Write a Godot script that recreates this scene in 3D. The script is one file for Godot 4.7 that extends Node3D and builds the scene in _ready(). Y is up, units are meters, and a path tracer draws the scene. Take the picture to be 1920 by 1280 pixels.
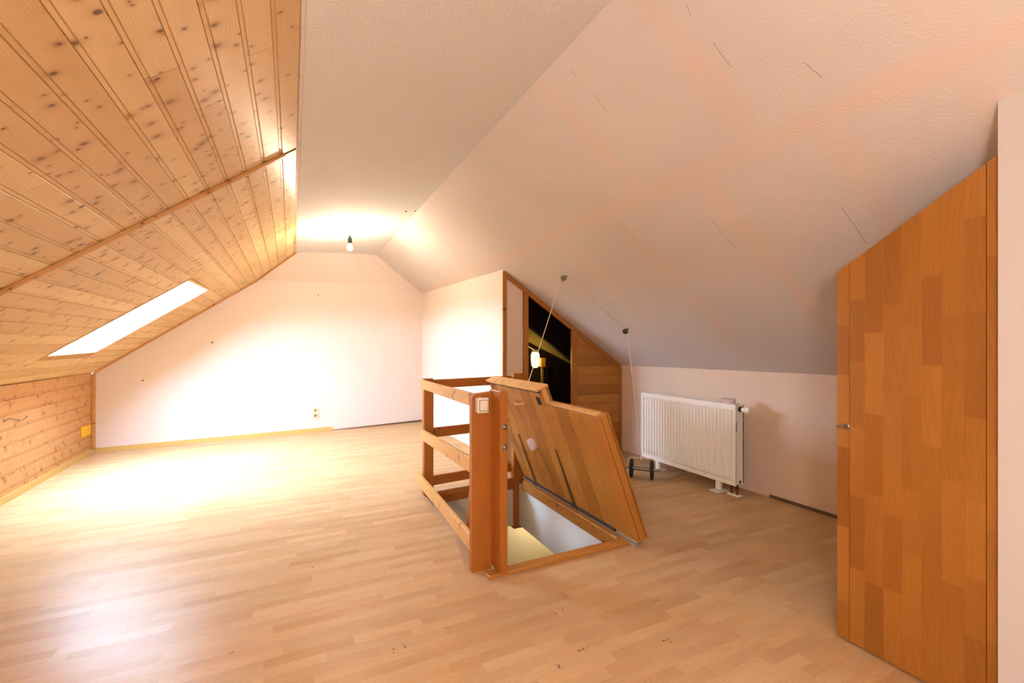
extends Node3D
# An attic room: knotty pine on the left slope, papered slope on the right, stair hatch with railing and lifted trapdoor.
# Right = +x, away from the camera = -z, metres.

const EYE := 1.2
const FOCAL := 820.0        # pixels of the 1920 x 1280 frame
const WOOD_L := 1.4
const WOOD_W := 0.35

var rng := RandomNumberGenerator.new()
var M := {}
var pine: Array = []
var knee_pine: Array = []
var orange: Array = []
var beech: Array = []

func _ready():
	rng.seed = 11
	set_view()
	make_materials()
	build_shell()
	build_floor()
	build_left_cladding()
	build_skylight()
	build_facing_wall()
	build_storage()
	build_trims()
	build_hatch()
	build_railing()
	build_trapdoor()
	build_hoist()
	build_radiator()
	build_door()
	build_small_things()
	build_lamps()

# ---------------------------------------------------------------- view and light
func set_view():
	var cam := Camera3D.new()
	cam.name = "camera"
	cam.position = Vector3(0, EYE, 0)
	cam.rotation_degrees = Vector3(0, -25.7, 0)
	cam.set_frustum(0.05 * 1280.0 / FOCAL, Vector2(0, 0.05 * 7.0 / FOCAL), 0.05, 60.0)
	cam.current = true
	add_child(cam)
	var env := Environment.new()
	env.background_mode = Environment.BG_SKY
	var sky := Sky.new()
	var sm := ProceduralSkyMaterial.new()
	sm.sky_top_color = Color(0.76, 0.88, 1.0)
	sm.sky_horizon_color = Color(0.86, 0.93, 1.0)
	sm.ground_horizon_color = Color(0.6, 0.6, 0.58)
	sm.ground_bottom_color = Color(0.4, 0.4, 0.38)
	sm.sky_energy_multiplier = SKY
	sm.ground_energy_multiplier = SKY * 0.4
	sky.sky_material = sm
	env.sky = sky
	env.tonemap_mode = Environment.TONE_MAPPER_LINEAR
	env.tonemap_exposure = 1.0
	env.sdfgi_enabled = true
	env.ssao_enabled = true
	env.ssil_enabled = true
	var we := WorldEnvironment.new()
	we.name = "world_environment"
	we.environment = env
	add_child(we)

const SKY := 7.6
const BULB := 1.15
const UNSEEN_FRONT := 2.75  # energy of the unseen lamp behind the viewer

# ---------------------------------------------------------------- room geometry
func wy(x: float, z: float) -> float: return 2.300 + 0.7345 * x - 0.01985 * z           # left wooden slope
func sy(x: float, z: float) -> float: return 1.973 - 0.690 * (x - 1.853) + 0.0207 * (z + 4.078)   # right papered slope
func xl(z: float) -> float: return -2.1 + 0.0366 * (z + 6.417)
func xr(z: float) -> float: return 3.308 + 0.017 * (z + 3.979)
func zb(x: float) -> float: return -6.417 - 0.1036 * (x + 2.1)
func xcl(z: float) -> float: return 0.027 + 0.0126 * z
func xcr(z: float) -> float: return 1.12 + 0.02 * z
func wp(x: float, z: float) -> Vector3: return Vector3(x, wy(x, z), z)
func sp(x: float, z: float) -> Vector3: return Vector3(x, sy(x, z), z)
func zend(x: float) -> float:            # where the wooden slope ends at the gable
	if x < -0.516: return zb(x)
	return lerpf(-6.581, -6.19, (x + 0.516) / 0.465)
func sky_near(x: float) -> float: return -4.474 - 0.0688 * (x + 1.734)
func sky_far(x: float) -> float: return -5.348 - 0.0856 * (x + 1.732)
const SKY_X0 := -1.735
const SKY_X1 := -0.860
const WN := Vector3(-0.592, 0.806, 0.016)     # outward normal of the left slope
const FRONT_Z := 1.6

# ---------------------------------------------------------------- building helpers
func surf() -> SurfaceTool:
	var st := SurfaceTool.new()
	st.begin(Mesh.PRIMITIVE_TRIANGLES)
	return st

func quad(st: SurfaceTool, p: Array, n: Vector3, uv: Array, col := Color.WHITE):
	# p in order round the face; n points to the side it is seen from
	var g: Vector3 = (p[1] - p[0]).cross(p[2] - p[0])
	var order := range(p.size())
	if g.dot(n) > 0: order.reverse()
	for i in range(1, p.size() - 1):
		for k in [order[0], order[i], order[i + 1]]:
			st.set_normal(n); st.set_color(col); st.set_uv(uv[k]); st.add_vertex(p[k])

func face_normal(p: Array, away: Vector3) -> Vector3:
	var n: Vector3 = (p[1] - p[0]).cross(p[2] - p[0])
	if n.length() < 1e-12: n = (p[2] - p[0]).cross(p[p.size() - 1] - p[0])
	n = n.normalized()
	return n if n.dot(away) >= 0 else -n

func flat_face(st: SurfaceTool, p: Array, away: Vector3, ua := Vector3(1, 0, 0), va := Vector3(0, 0, 1), uo := Vector2.ZERO, col := Color.WHITE):
	var uv := []
	for q in p: uv.append(Vector2(q.dot(ua), q.dot(va)) + uo)
	quad(st, p, face_normal(p, away), uv, col)

func hexa(st: SurfaceTool, a: Array, b: Array, ua := Vector3(1, 0, 0), va := Vector3(0, 1, 0), uo := Vector2.ZERO):
	# two four-cornered ends, a and b, joined
	var mid := Vector3.ZERO
	for q in a + b: mid += q / 8.0
	var sides := [a, b]
	for i in 4: sides.append([a[i], a[(i + 1) % 4], b[(i + 1) % 4], b[i]])
	for f in sides:
		var c: Vector3 = (f[0] + f[1] + f[2] + f[3]) / 4.0
		var n := face_normal(f, c - mid)
		var uv := []
		for q in f:
			var v: float = q.dot(va)
			if absf(n.dot(va)) > 0.7: v += q.dot(ua.cross(va))
			uv.append(Vector2(q.dot(ua), v) + uo)
		quad(st, f, n, uv)

func slab(st: SurfaceTool, poly: Array, off: Vector3, ua := Vector3(1, 0, 0), va := Vector3(0, 0, 1), uo := Vector2.ZERO):
	# a flat polygon given thickness; the face is where poly lies, the body goes towards off
	var n := Vector3.ZERO
	for i in poly.size(): n += poly[i].cross(poly[(i + 1) % poly.size()])
	n = n.normalized()
	var ax := n.abs().max_axis_index()
	var flat := PackedVector2Array()
	for q in poly: flat.append(Vector2(q[(ax + 1) % 3], q[(ax + 2) % 3]))
	var tri := Geometry2D.triangulate_polygon(flat)
	for i in range(0, tri.size(), 3):
		var t := [poly[tri[i]], poly[tri[i + 1]], poly[tri[i + 2]]]
		flat_face(st, t, -off, ua, va, uo)
		flat_face(st, [t[0] + off, t[1] + off, t[2] + off], off, ua, va, uo)
	var ccw := not Geometry2D.is_polygon_clockwise(flat)
	for i in poly.size():
		var a: Vector3 = poly[i]
		var b: Vector3 = poly[(i + 1) % poly.size()]
		var out := (b - a).cross(n if n[ax] > 0 else -n) * (1.0 if ccw else -1.0)
		flat_face(st, [a, b, b + off, a + off], out, ua, va, uo)

func cbox(st: SurfaceTool, xf: Transform3D, size: Vector3, c := 0.003, uo := Vector2.ZERO, col := Color.WHITE):
	# a box with chamfered edges; wood grain along its longest side
	var h := size / 2.0
	c = minf(c, minf(h.x, minf(h.y, h.z)) * 0.6)
	var g := size.max_axis_index()
	var o1 := (g + 1) % 3
	var o2 := (g + 2) % 3
	var put := func(pts: Array, n: Vector3):
		var uv := []
		var w := []
		for q in pts:
			uv.append(Vector2(q[g], q[o1] + q[o2]) + uo)
			w.append(xf * q)
		quad(st, w, (xf.basis * n).normalized(), uv, col)
	for a in 3:
		var b := (a + 1) % 3
		var d := (a + 2) % 3
		for s in [-1.0, 1.0]:
			var pts := []
			for k in [[-1, -1], [1, -1], [1, 1], [-1, 1]]:
				var q := Vector3.ZERO
				q[a] = s * h[a]; q[b] = k[0] * (h[b] - c); q[d] = k[1] * (h[d] - c)
				pts.append(q)
			var n := Vector3.ZERO
			n[a] = s
			put.call(pts, n)
			for s2 in [-1.0, 1.0]:
				var e := []
				for k in [[0, -1], [0, 1], [1, 1], [1, -1]]:
					var q := Vector3.ZERO
					q[a] = s * (h[a] - (c if k[0] else 0.0)); q[b] = s2 * (h[b] - (0.0 if k[0] else c)); q[d] = k[1] * (h[d] - c)
					e.append(q)
				var n2 := Vector3.ZERO
				n2[a] = s; n2[b] = s2
				put.call(e, n2)
	for sx in [-1.0, 1.0]:
		for sy_ in [-1.0, 1.0]:
			for sz in [-1.0, 1.0]:
				var s3 := Vector3(sx, sy_, sz)
				var t := []
				for a in 3:
					var q := (h - Vector3(c, c, c)) * s3
					q[a] = s3[a] * h[a]
					t.append(q)
				put.call(t, s3)

func frame_at(o: Vector3, along: Vector3, upish := Vector3.UP) -> Transform3D:
	# x axis runs along; y axis as near upish as can be
	var x := along.normalized()
	var z := x.cross(upish).normalized()
	return Transform3D(Basis(x, z.cross(x), z), o)

func beam(st: SurfaceTool, a: Vector3, b: Vector3, hgt: float, wid: float, upish := Vector3.UP, c := 0.003, uo := Vector2.ZERO):
	cbox(st, frame_at((a + b) / 2.0, b - a, upish), Vector3(a.distance_to(b), hgt, wid), c, uo)

func tube(st: SurfaceTool, pts: Array, r: float, sides := 8, closed := false):
	var rings := []
	var n := pts.size()
	var ref := Vector3.UP
	for i in n:
		var d: Vector3
		if closed: d = (pts[(i + 1) % n] - pts[(i - 1 + n) % n]).normalized()
		else: d = (pts[mini(i + 1, n - 1)] - pts[maxi(i - 1, 0)]).normalized()
		if absf(d.dot(ref)) > 0.97: ref = Vector3.RIGHT
		var u := d.cross(ref).normalized()
		var v := u.cross(d)
		ref = v
		var ring := []
		for k in sides:
			var w := TAU * k / sides
			ring.append([pts[i] + (u * cos(w) + v * sin(w)) * r, u * cos(w) + v * sin(w)])
		rings.append(ring)
	for i in (n if closed else n - 1):
		for k in sides:
			smooth(st, [rings[i][k], rings[i][(k + 1) % sides], rings[(i + 1) % n][(k + 1) % sides], rings[(i + 1) % n][k]])
	if not closed:
		for e in [[0, 1], [n - 1, n - 2]]:
			var cap := []
			for k in sides: cap.append(rings[e[0]][k][0])
			flat_face(st, cap, pts[e[0]] - pts[e[1]])

func smooth(st: SurfaceTool, c: Array):
	# corners as [position, normal]
	var g: Vector3 = (c[1][0] - c[0][0]).cross(c[2][0] - c[0][0])
	if g.length() < 1e-14: g = (c[2][0] - c[0][0]).cross(c[3][0] - c[0][0])
	var idx := [0, 1, 2, 0, 2, 3] if g.dot(c[0][1] + c[2][1]) < 0 else [0, 2, 1, 0, 3, 2]
	for k in idx:
		st.set_normal(c[k][1]); st.set_color(Color.WHITE); st.set_uv(Vector2.ZERO); st.add_vertex(c[k][0])

func lathe(st: SurfaceTool, xf: Transform3D, prof: Array, sides := 24):
	# prof: (radius, height) pairs, turned about the y axis of xf; each section flat-shaded along, smooth around
	for i in prof.size() - 1:
		var a: Vector2 = prof[i]
		var b: Vector2 = prof[i + 1]
		if a.distance_to(b) < 1e-7: continue
		var nn := Vector2(b.y - a.y, a.x - b.x).normalized()
		for k in sides:
			var w0 := TAU * k / sides
			var w1 := TAU * (k + 1) / sides
			var c := []
			for q in [[a, w0], [a, w1], [b, w1], [b, w0]]:
				var p := Vector3(q[0].x * cos(q[1]), q[0].y, q[0].x * sin(q[1]))
				var nv := Vector3(nn.x * cos(q[1]), nn.y, nn.x * sin(q[1]))
				c.append([xf * p, (xf.basis * nv).normalized()])
			smooth(st, c)

func y_to(dir: Vector3, o: Vector3) -> Transform3D:
	var y := dir.normalized()
	var x := y.cross(Vector3.UP if absf(y.y) < 0.9 else Vector3.RIGHT).normalized()
	return Transform3D(Basis(x, y, x.cross(y)), o)

func plank(st: SurfaceTool, a0: Vector3, b0: Vector3, a1: Vector3, b1: Vector3, n: Vector3, prof: Array, uo: Vector2):
	# edges a (low) and b (high) from end 0 to end 1, its face towards n; prof: (distance from edge a, or from edge b when negative; depth)
	var along := (a1 - a0).normalized()
	var rows := []
	for p in prof:
		var r := []
		for e in [[a0, b0], [a1, b1]]:
			var w: Vector3 = (e[1] - e[0]).normalized()
			var q: Vector3 = (e[0] + w * p[0]) if p[0] >= 0 else (e[1] + w * p[0])
			r.append(q + n * p[1])
		rows.append(r)
	var v := uo.y
	var mid := (a0 + b0 + a1 + b1) / 4.0 - n * 0.01
	var ends := [[], []]
	for i in rows.size():
		ends[0].append(rows[i][0]); ends[1].append(rows[i][1])
		if i == rows.size() - 1: break
		var f := [rows[i][0], rows[i + 1][0], rows[i + 1][1], rows[i][1]]
		var dv: float = rows[i][0].distance_to(rows[i + 1][0])
		var l0: float = rows[i][0].dot(along)
		var l1: float = rows[i][1].dot(along)
		var uv := [Vector2(l0 + uo.x, v), Vector2(l0 + uo.x, v + dv), Vector2(l1 + uo.x, v + dv), Vector2(l1 + uo.x, v)]
		v += dv
		var c: Vector3 = (f[0] + f[1] + f[2] + f[3]) / 4.0
		quad(st, f, face_normal(f, c - mid), uv)
	for k in 2:
		flat_face(st, ends[k], -along if k == 0 else along, Vector3(1, 0, 0), Vector3(0, 1, 0), uo)

func commit(st: SurfaceTool, called: String, m: Material, parent: Node = self) -> MeshInstance3D:
	var o := MeshInstance3D.new()
	o.name = called
	o.mesh = st.commit()
	o.material_override = null
	for i in o.mesh.get_surface_count(): o.mesh.surface_set_material(i, m)
	o.cast_shadow = GeometryInstance3D.SHADOW_CASTING_SETTING_ON
	parent.add_child(o, true)
	return o

func tag(o: Node, label: String, category: String, group := "", kind := ""):
	o.set_meta("label", label)
	o.set_meta("category", category)
	if group: o.set_meta("group", group)
	if kind: o.set_meta("kind", kind)
	return o

func thing(called: String, at: Vector3) -> Node3D:
	var o := Node3D.new()
	o.name = called
	o.position = at
	add_child(o, true)
	return o

func into(o: Node3D, st: SurfaceTool, called: String, m: Material) -> MeshInstance3D:
	# a part modelled in room coordinates, put under a thing that stands elsewhere
	var c := commit(st, called, m, o)
	var p: Node = o
	while p != self:
		c.position -= p.position
		p = p.get_parent()
	return c

func ruo() -> Vector2: return Vector2(rng.randf() * WOOD_L, rng.randf() * (WOOD_W - 0.12))
func pick(a: Array): return a[rng.randi() % a.size()]

# ---------------------------------------------------------------- materials
func mat(called: String, c: Color, rough: float, metal := 0.0, spec := 0.5) -> StandardMaterial3D:
	var m := StandardMaterial3D.new()
	m.resource_name = called
	m.albedo_color = c
	m.roughness = rough
	m.metallic = metal
	m.metallic_specular = spec
	return m

func noise(s: int, freq: float, oct := 3) -> FastNoiseLite:
	var n := FastNoiseLite.new()
	n.seed = s
	n.noise_type = FastNoiseLite.TYPE_SIMPLEX_SMOOTH
	n.frequency = freq
	n.fractal_octaves = oct
	return n

func wood_image(s: int, light: Color, dark: Color, knot: Color, knots: int, ring: float, w := 1024, h := 256, freq := 120.0) -> ImageTexture:
	var r := RandomNumberGenerator.new()
	r.seed = s
	var n1 := noise(s, 1.0, 2)
	var n2 := noise(s + 7, 1.0, 3)
	var px := PackedFloat32Array()
	px.resize(w * h * 3)
	var rad := 0.30
	for x in w:
		var a := TAU * x / w
		var ca := cos(a) * rad
		var sa := sin(a) * rad
		for y in h:
			var v := WOOD_W * y / h
			var low := n1.get_noise_3d(ca * 1.3, sa * 1.3, v * 9.0)
			var t := sin(TAU * (v * freq + low * 2.2)) * 0.5 + 0.5
			var fine := n2.get_noise_3d(ca * 9.0, sa * 9.0, v * 420.0)
			var k := clampf(ring * t * t + 0.22 * low + 0.30 * fine + 0.18, 0.0, 1.0)
			var i := (y * w + x) * 3
			px[i] = lerpf(light.r, dark.r, k); px[i + 1] = lerpf(light.g, dark.g, k); px[i + 2] = lerpf(light.b, dark.b, k)
	for q in knots:
		var kx := r.randf() * w
		var ky := r.randf() * h
		var big := pow(r.randf(), 2.2)
		var rx := (2.2 + 5.0 * big) * w / 1024.0
		var ry := (2.6 + 7.0 * big) * h / 256.0
		var rot := r.randf_range(-0.7, 0.7)
		var soft := r.randf()
		var reach := 5.0
		for yy in range(int(ky - ry * reach), int(ky + ry * reach) + 1):
			if yy < 0 or yy >= h: continue
			for xx in range(int(kx - rx * reach * 1.6), int(kx + rx * reach * 1.6) + 1):
				var dx := (xx - kx) / rx
				var dy := (yy - ky) / ry
				var ex := dx * cos(rot) + dy * sin(rot)
				var ey := dy * cos(rot) - dx * sin(rot)
				var d := sqrt(ex * ex + ey * ey)
				var i := (yy * w + posmod(xx, w)) * 3
				var core := clampf((1.2 - d) / (0.35 + 0.7 * soft), 0.0, 1.0) * (1.0 - 0.45 * soft)
				var halo := (0.35 + 0.4 * soft) * exp(-maxf(0.0, sqrt(ex * ex * 0.5 + ey * ey * 0.45) - 0.8) * 1.25)
				px[i] = lerpf(lerpf(px[i], dark.r * 0.82, halo), knot.r, core * 0.8)
				px[i + 1] = lerpf(lerpf(px[i + 1], dark.g * 0.74, halo), knot.g, core * 0.8)
				px[i + 2] = lerpf(lerpf(px[i + 2], dark.b * 0.66, halo), knot.b, core * 0.8)
	var by := PackedByteArray()
	by.resize(px.size())
	for i in px.size(): by[i] = int(clampf(px[i], 0.0, 1.0) * 255.0)
	return ImageTexture.create_from_image(Image.create_from_data(w, h, false, Image.FORMAT_RGB8, by))

func wood(called: String, tex: Texture2D, tint: Color, rough: float, spec := 0.5) -> StandardMaterial3D:
	var m := mat(called, tint, rough, 0.0, spec)
	m.albedo_texture = tex
	m.uv1_scale = Vector3(1.0 / WOOD_L, 1.0 / WOOD_W, 1)
	return m

func plaster(called: String, c: Color, bump: float, scale: float, s: int) -> StandardMaterial3D:
	var m := mat(called, c, 0.85, 0.0, 0.3)
	var t := NoiseTexture2D.new()
	t.width = 512; t.height = 512; t.seamless = true
	t.noise = noise(s, 0.035, 4)
	m.heightmap_enabled = true
	m.heightmap_texture = t
	m.heightmap_scale = bump
	m.uv1_triplanar = true
	m.uv1_world_triplanar = true
	m.uv1_scale = Vector3.ONE * scale
	return m

func slope_paint() -> StandardMaterial3D:
	# the papered slope: u runs along the room (9.4 m), v down the slope (3.6 m). Filler shows through the paint along the board joints; hairline cracks at joints
	var w := 1504
	var h := 576
	var um := 9.4 / w
	var vm := 3.6 / h
	var big := noise(5, 0.004, 3).get_image(w, h)
	var px := PackedFloat32Array()
	px.resize(w * h * 3)
	var base := C_SLOPE
	var peach := C_BAND
	var amt := PackedFloat32Array()
	amt.resize(w * h)
	var edge := noise(8, 2.2, 3)
	# joints as (u0, v0, u1, v1, half width, strength), metres; u = z + 7.6, v = distance down from the crease
	var bands := []
	for j in JOINTS: bands.append(j)
	for b in bands:
		var p := Vector2(b[0] + 7.6, b[1] * 1.215)
		var q := Vector2(b[2] + 7.6, b[3] * 1.215)
		for y in range(maxi(0, int((minf(p.y, q.y) - 0.3) / vm)), mini(h, int((maxf(p.y, q.y) + 0.3) / vm))):
			for x in range(maxi(0, int((minf(p.x, q.x) - 0.3) / um)), mini(w, int((maxf(p.x, q.x) + 0.3) / um))):
				var c := Vector2(x * um, y * vm)
				var near := Geometry2D.get_closest_point_to_segment(c, p, q)
				var d := c.distance_to(near) + 0.035 * edge.get_noise_2d(c.x, c.y)
				var k: float = smoothstep(0.0, 1.0, clampf((b[4] - d) / 0.07 + 0.5, 0.0, 1.0)) * b[5]
				amt[y * w + x] = maxf(amt[y * w + x], k)
	for i in w * h:
		var g: float = (big.get_pixel(i % w, i / w).r - 0.5) * 0.05
		for k in 3: px[i * 3 + k] = lerpf(base[k], peach[k], amt[i]) + g
	var by := PackedByteArray()
	by.resize(px.size())
	for i in px.size(): by[i] = int(clampf(px[i], 0.0, 1.0) * 255.0)
	var m := mat("papered_slope", Color.WHITE, 0.85, 0.0, 0.3)
	m.albedo_texture = ImageTexture.create_from_image(Image.create_from_data(w, h, false, Image.FORMAT_RGB8, by))
	m.uv1_scale = Vector3(1.0 / 9.4, 1.0 / 3.6, 1)
	var bi := noise(3, 0.38, 2).get_image(2048, 1024)
	m.heightmap_enabled = true
	m.heightmap_texture = ImageTexture.create_from_image(bi)
	m.heightmap_scale = 0.10
	return m

const C_SLOPE := Color(0.865, 0.83, 0.825)
const C_BAND := Color(0.885, 0.818, 0.788)
# z0, distance0 (in x from the crease), z1, distance1, half width, strength
const JOINTS := [[-6.5, 0.72, 1.6, 0.68, 0.055, 0.95], [-1.95, 0.0, -1.95, 0.72, 0.05, 0.8], [-1.27, 0.0, -1.25, 0.72, 0.06, 0.9], [-2.66, 0.0, -2.7, 0.72, 0.05, 0.7],
	[-2.27, 0.72, -2.27, 2.0, 0.05, 0.8], [-1.58, 0.72, -1.57, 2.0, 0.055, 0.95], [-1.0, 0.72, -0.99, 1.6, 0.055, 0.8], [-2.88, 0.72, -2.9, 1.7, 0.05, 0.6],
	[-0.62, 0.0, -0.58, 1.2, 0.06, 0.6], [-4.2, 1.80, 1.0, 1.78, 0.05, 0.45], [-3.6, 0.0, -3.6, 0.72, 0.05, 0.5], [-4.5, 0.0, -4.5, 0.72, 0.05, 0.5], [-5.5, 0.0, -5.5, 0.72, 0.05, 0.5], [0.2, 0.0, 0.2, 0.9, 0.06, 0.6]]
const CRACKS := [[-1.16, 0.16, -1.17, 0.20, 0.7], [-1.16, 0.30, -1.16, 0.40, 0.72], [-1.75, 0.05, -1.75, 0.08, 0.72], [-1.74, 0.18, -1.75, 0.27, 0.75], [-2.28, 0.74, -2.28, 0.93, 0.68],
	[-1.70, 0.93, -1.70, 1.14, 0.62], [-1.12, 1.07, -1.12, 1.28, 0.72], [-0.95, 0.51, -0.93, 0.58, 0.75], [-3.17, 1.36, -2.89, 1.39, 0.75], [-2.79, 1.55, -2.78, 1.71, 0.75], [-2.76, 1.89, -2.75, 2.0, 0.7],
	[-2.4, 0.3, -2.4, 0.36, 0.75], [-4.0, 0.35, -3.95, 0.5, 0.7], [-3.4, 0.5, -3.38, 0.62, 0.75], [-3.0, 1.1, -2.98, 1.3, 0.8]]

func make_materials():
	var p1 := Color(0.935, 0.815, 0.605)
	var p2 := Color(0.86, 0.69, 0.46)
	var kn := Color(0.36, 0.22, 0.13)
	for i in 3:
		var t := wood_image(20 + i, p1, p2, kn, 44 + 8 * i, 0.30)
		for k in 2: pine.append(wood("knotty_pine", t, [Color(1, 1, 1), Color(0.95, 0.92, 0.88)][k], 0.38))
		knee_pine.append(wood("knee_wall_pine", t, Color(0.86, 0.75, 0.67), 0.45))
	var o1 := Color(0.76, 0.535, 0.26)
	var o2 := Color(0.61, 0.38, 0.14)
	for i in 2:
		var t := wood_image(40 + i, o1, o2, Color(0.25, 0.12, 0.06), 8, 0.5)
		for k in 3: orange.append(wood("orange_pine", t, [Color(1, 1, 1), Color(0.90, 0.86, 0.78), Color(1.0, 1.0, 1.0).lerp(Color(1, 0.95, 0.85), 0.5)][k], 0.42))
	var bt := wood_image(60, Color(0.97, 0.97, 0.97), Color(0.84, 0.80, 0.76), Color(0.6, 0.5, 0.4), 0, 0.22, 1024, 256, 70.0)
	for c in [Color(0.655, 0.425, 0.155), Color(0.64, 0.41, 0.145), Color(0.685, 0.45, 0.175), Color(0.605, 0.38, 0.13), Color(0.67, 0.435, 0.165)]:
		beech.append(wood("beech_stave", bt, c, 0.4))
	M.post = wood("brown_post", wood_image(70, Color(0.70, 0.44, 0.16), Color(0.58, 0.31, 0.09), Color(0.25, 0.12, 0.06), 2, 0.5), Color.WHITE, 0.42)  # brown tone of posts, front board, back rails and hatch edge
	M.skylit_pale_wood = wood("skylit_pale_wood", pine[0].albedo_texture, Color(0.95, 0.86, 0.74), 0.42)  # paler tint includes the skylight on left rails and trapdoor edges
	M.floor = mat("beech_laminate", Color.WHITE, 0.35, 0.0, 0.29)
	M.floor.albedo_texture = wood_image(80, Color(1, 1, 1), Color(0.86, 0.83, 0.79), Color(0.6, 0.5, 0.4), 0, 0.35, 512, 128)
	M.floor.uv1_scale = Vector3(1.0 / WOOD_L, 1.0 / WOOD_W, 1)
	M.floor.vertex_color_use_as_albedo = true
	M.filler = wood("filler_strip", M.floor.albedo_texture, Color(0.83, 0.70, 0.54), 0.4)
	M.slope = slope_paint()
	M.ceiling = plaster("woodchip_ceiling", Color(0.92, 0.92, 0.925), 0.22, 3.0, 31)
	M.wall = plaster("painted_wall", Color(0.91, 0.85, 0.815), 0.10, 1.3, 32)
	M.knee = plaster("pink_wall", Color(0.90, 0.81, 0.74), 0.12, 1.3, 33)
	M.partition = plaster("partition_wall", Color(0.80, 0.775, 0.765), 0.08, 1.3, 36)
	M.white_wall = plaster("white_shaft", Color(0.86, 0.85, 0.83), 0.08, 1.6, 34)
	M.cream = plaster("cream_wall", Color(0.90, 0.84, 0.70), 0.05, 1.2, 35)
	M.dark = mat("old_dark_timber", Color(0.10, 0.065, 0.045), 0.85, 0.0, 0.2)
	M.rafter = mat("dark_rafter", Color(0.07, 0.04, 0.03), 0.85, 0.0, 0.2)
	M.lit_wedge_board = mat("lit_wedge_board", Color(0.62, 0.55, 0.34), 0.8, 0.0, 0.2)
	M.backing = wood("groove_backing", pine[0].albedo_texture, Color(0.80, 0.72, 0.62), 0.6)
	M.tan = mat("tan_skirting", Color(0.82, 0.68, 0.40), 0.45)
	M.pale_trim = wood("pale_trim", pine[0].albedo_texture, Color(0.86, 0.74, 0.60), 0.42)
	M.trim = wood("trim_pine", orange[0].albedo_texture, Color(0.95, 0.90, 0.82), 0.45)
	M.brown_edge = mat("bare_edge", Color(0.42, 0.32, 0.24), 0.8)
	M.white = mat("white_enamel", Color(0.97, 0.965, 0.95), 0.28)
	M.plastic = mat("white_plastic", Color(0.90, 0.86, 0.80), 0.38)
	M.ivory = mat("ivory_plastic", Color(0.93, 0.89, 0.74), 0.38)
	M.lilac = mat("lilac_plastic", Color(0.90, 0.82, 0.84), 0.5)
	M.steel = mat("dull_steel", Color(0.55, 0.52, 0.48), 0.38, 0.9)
	M.brass = mat("aged_brass", Color(0.36, 0.31, 0.20), 0.5, 0.7)
	M.dark_metal = mat("dark_rail", Color(0.23, 0.19, 0.18), 0.5, 0.6)
	M.grey_strip = mat("grey_strip", Color(0.62, 0.60, 0.57), 0.6)
	M.rubber = mat("black_rubber", Color(0.03, 0.03, 0.03), 0.55)
	M.rope = mat("cream_cord", Color(0.90, 0.83, 0.72), 0.9)
	M.yellow = mat("yellow_plate", Color(0.95, 0.75, 0.06), 0.5)
	M.copper = mat("stained_pipe", Color(0.42, 0.27, 0.18), 0.5, 0.6)
	M.black = mat("black_slot", Color(0.03, 0.025, 0.02), 0.8)
	M.mark = mat("dark_mark", Color(0.16, 0.11, 0.08), 0.8)
	M.glass = mat("window_glass", Color(1, 1, 1, 0.06), 0.02)
	M.glass.transparency = BaseMaterial3D.TRANSPARENCY_ALPHA
	M.bulb = mat("glowing_bulb", Color(1, 0.95, 0.85), 0.3)
	M.bulb.emission_enabled = true
	M.bulb.emission = Color(1.0, 0.86, 0.62)
	M.bulb.emission_energy_multiplier = 9.0
	M.jar = mat("glowing_jar", Color(1, 0.9, 0.6), 0.3)
	M.jar.emission_enabled = true
	M.jar.emission = Color(1.0, 0.86, 0.50)
	M.jar.emission_energy_multiplier = 9.0

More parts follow.
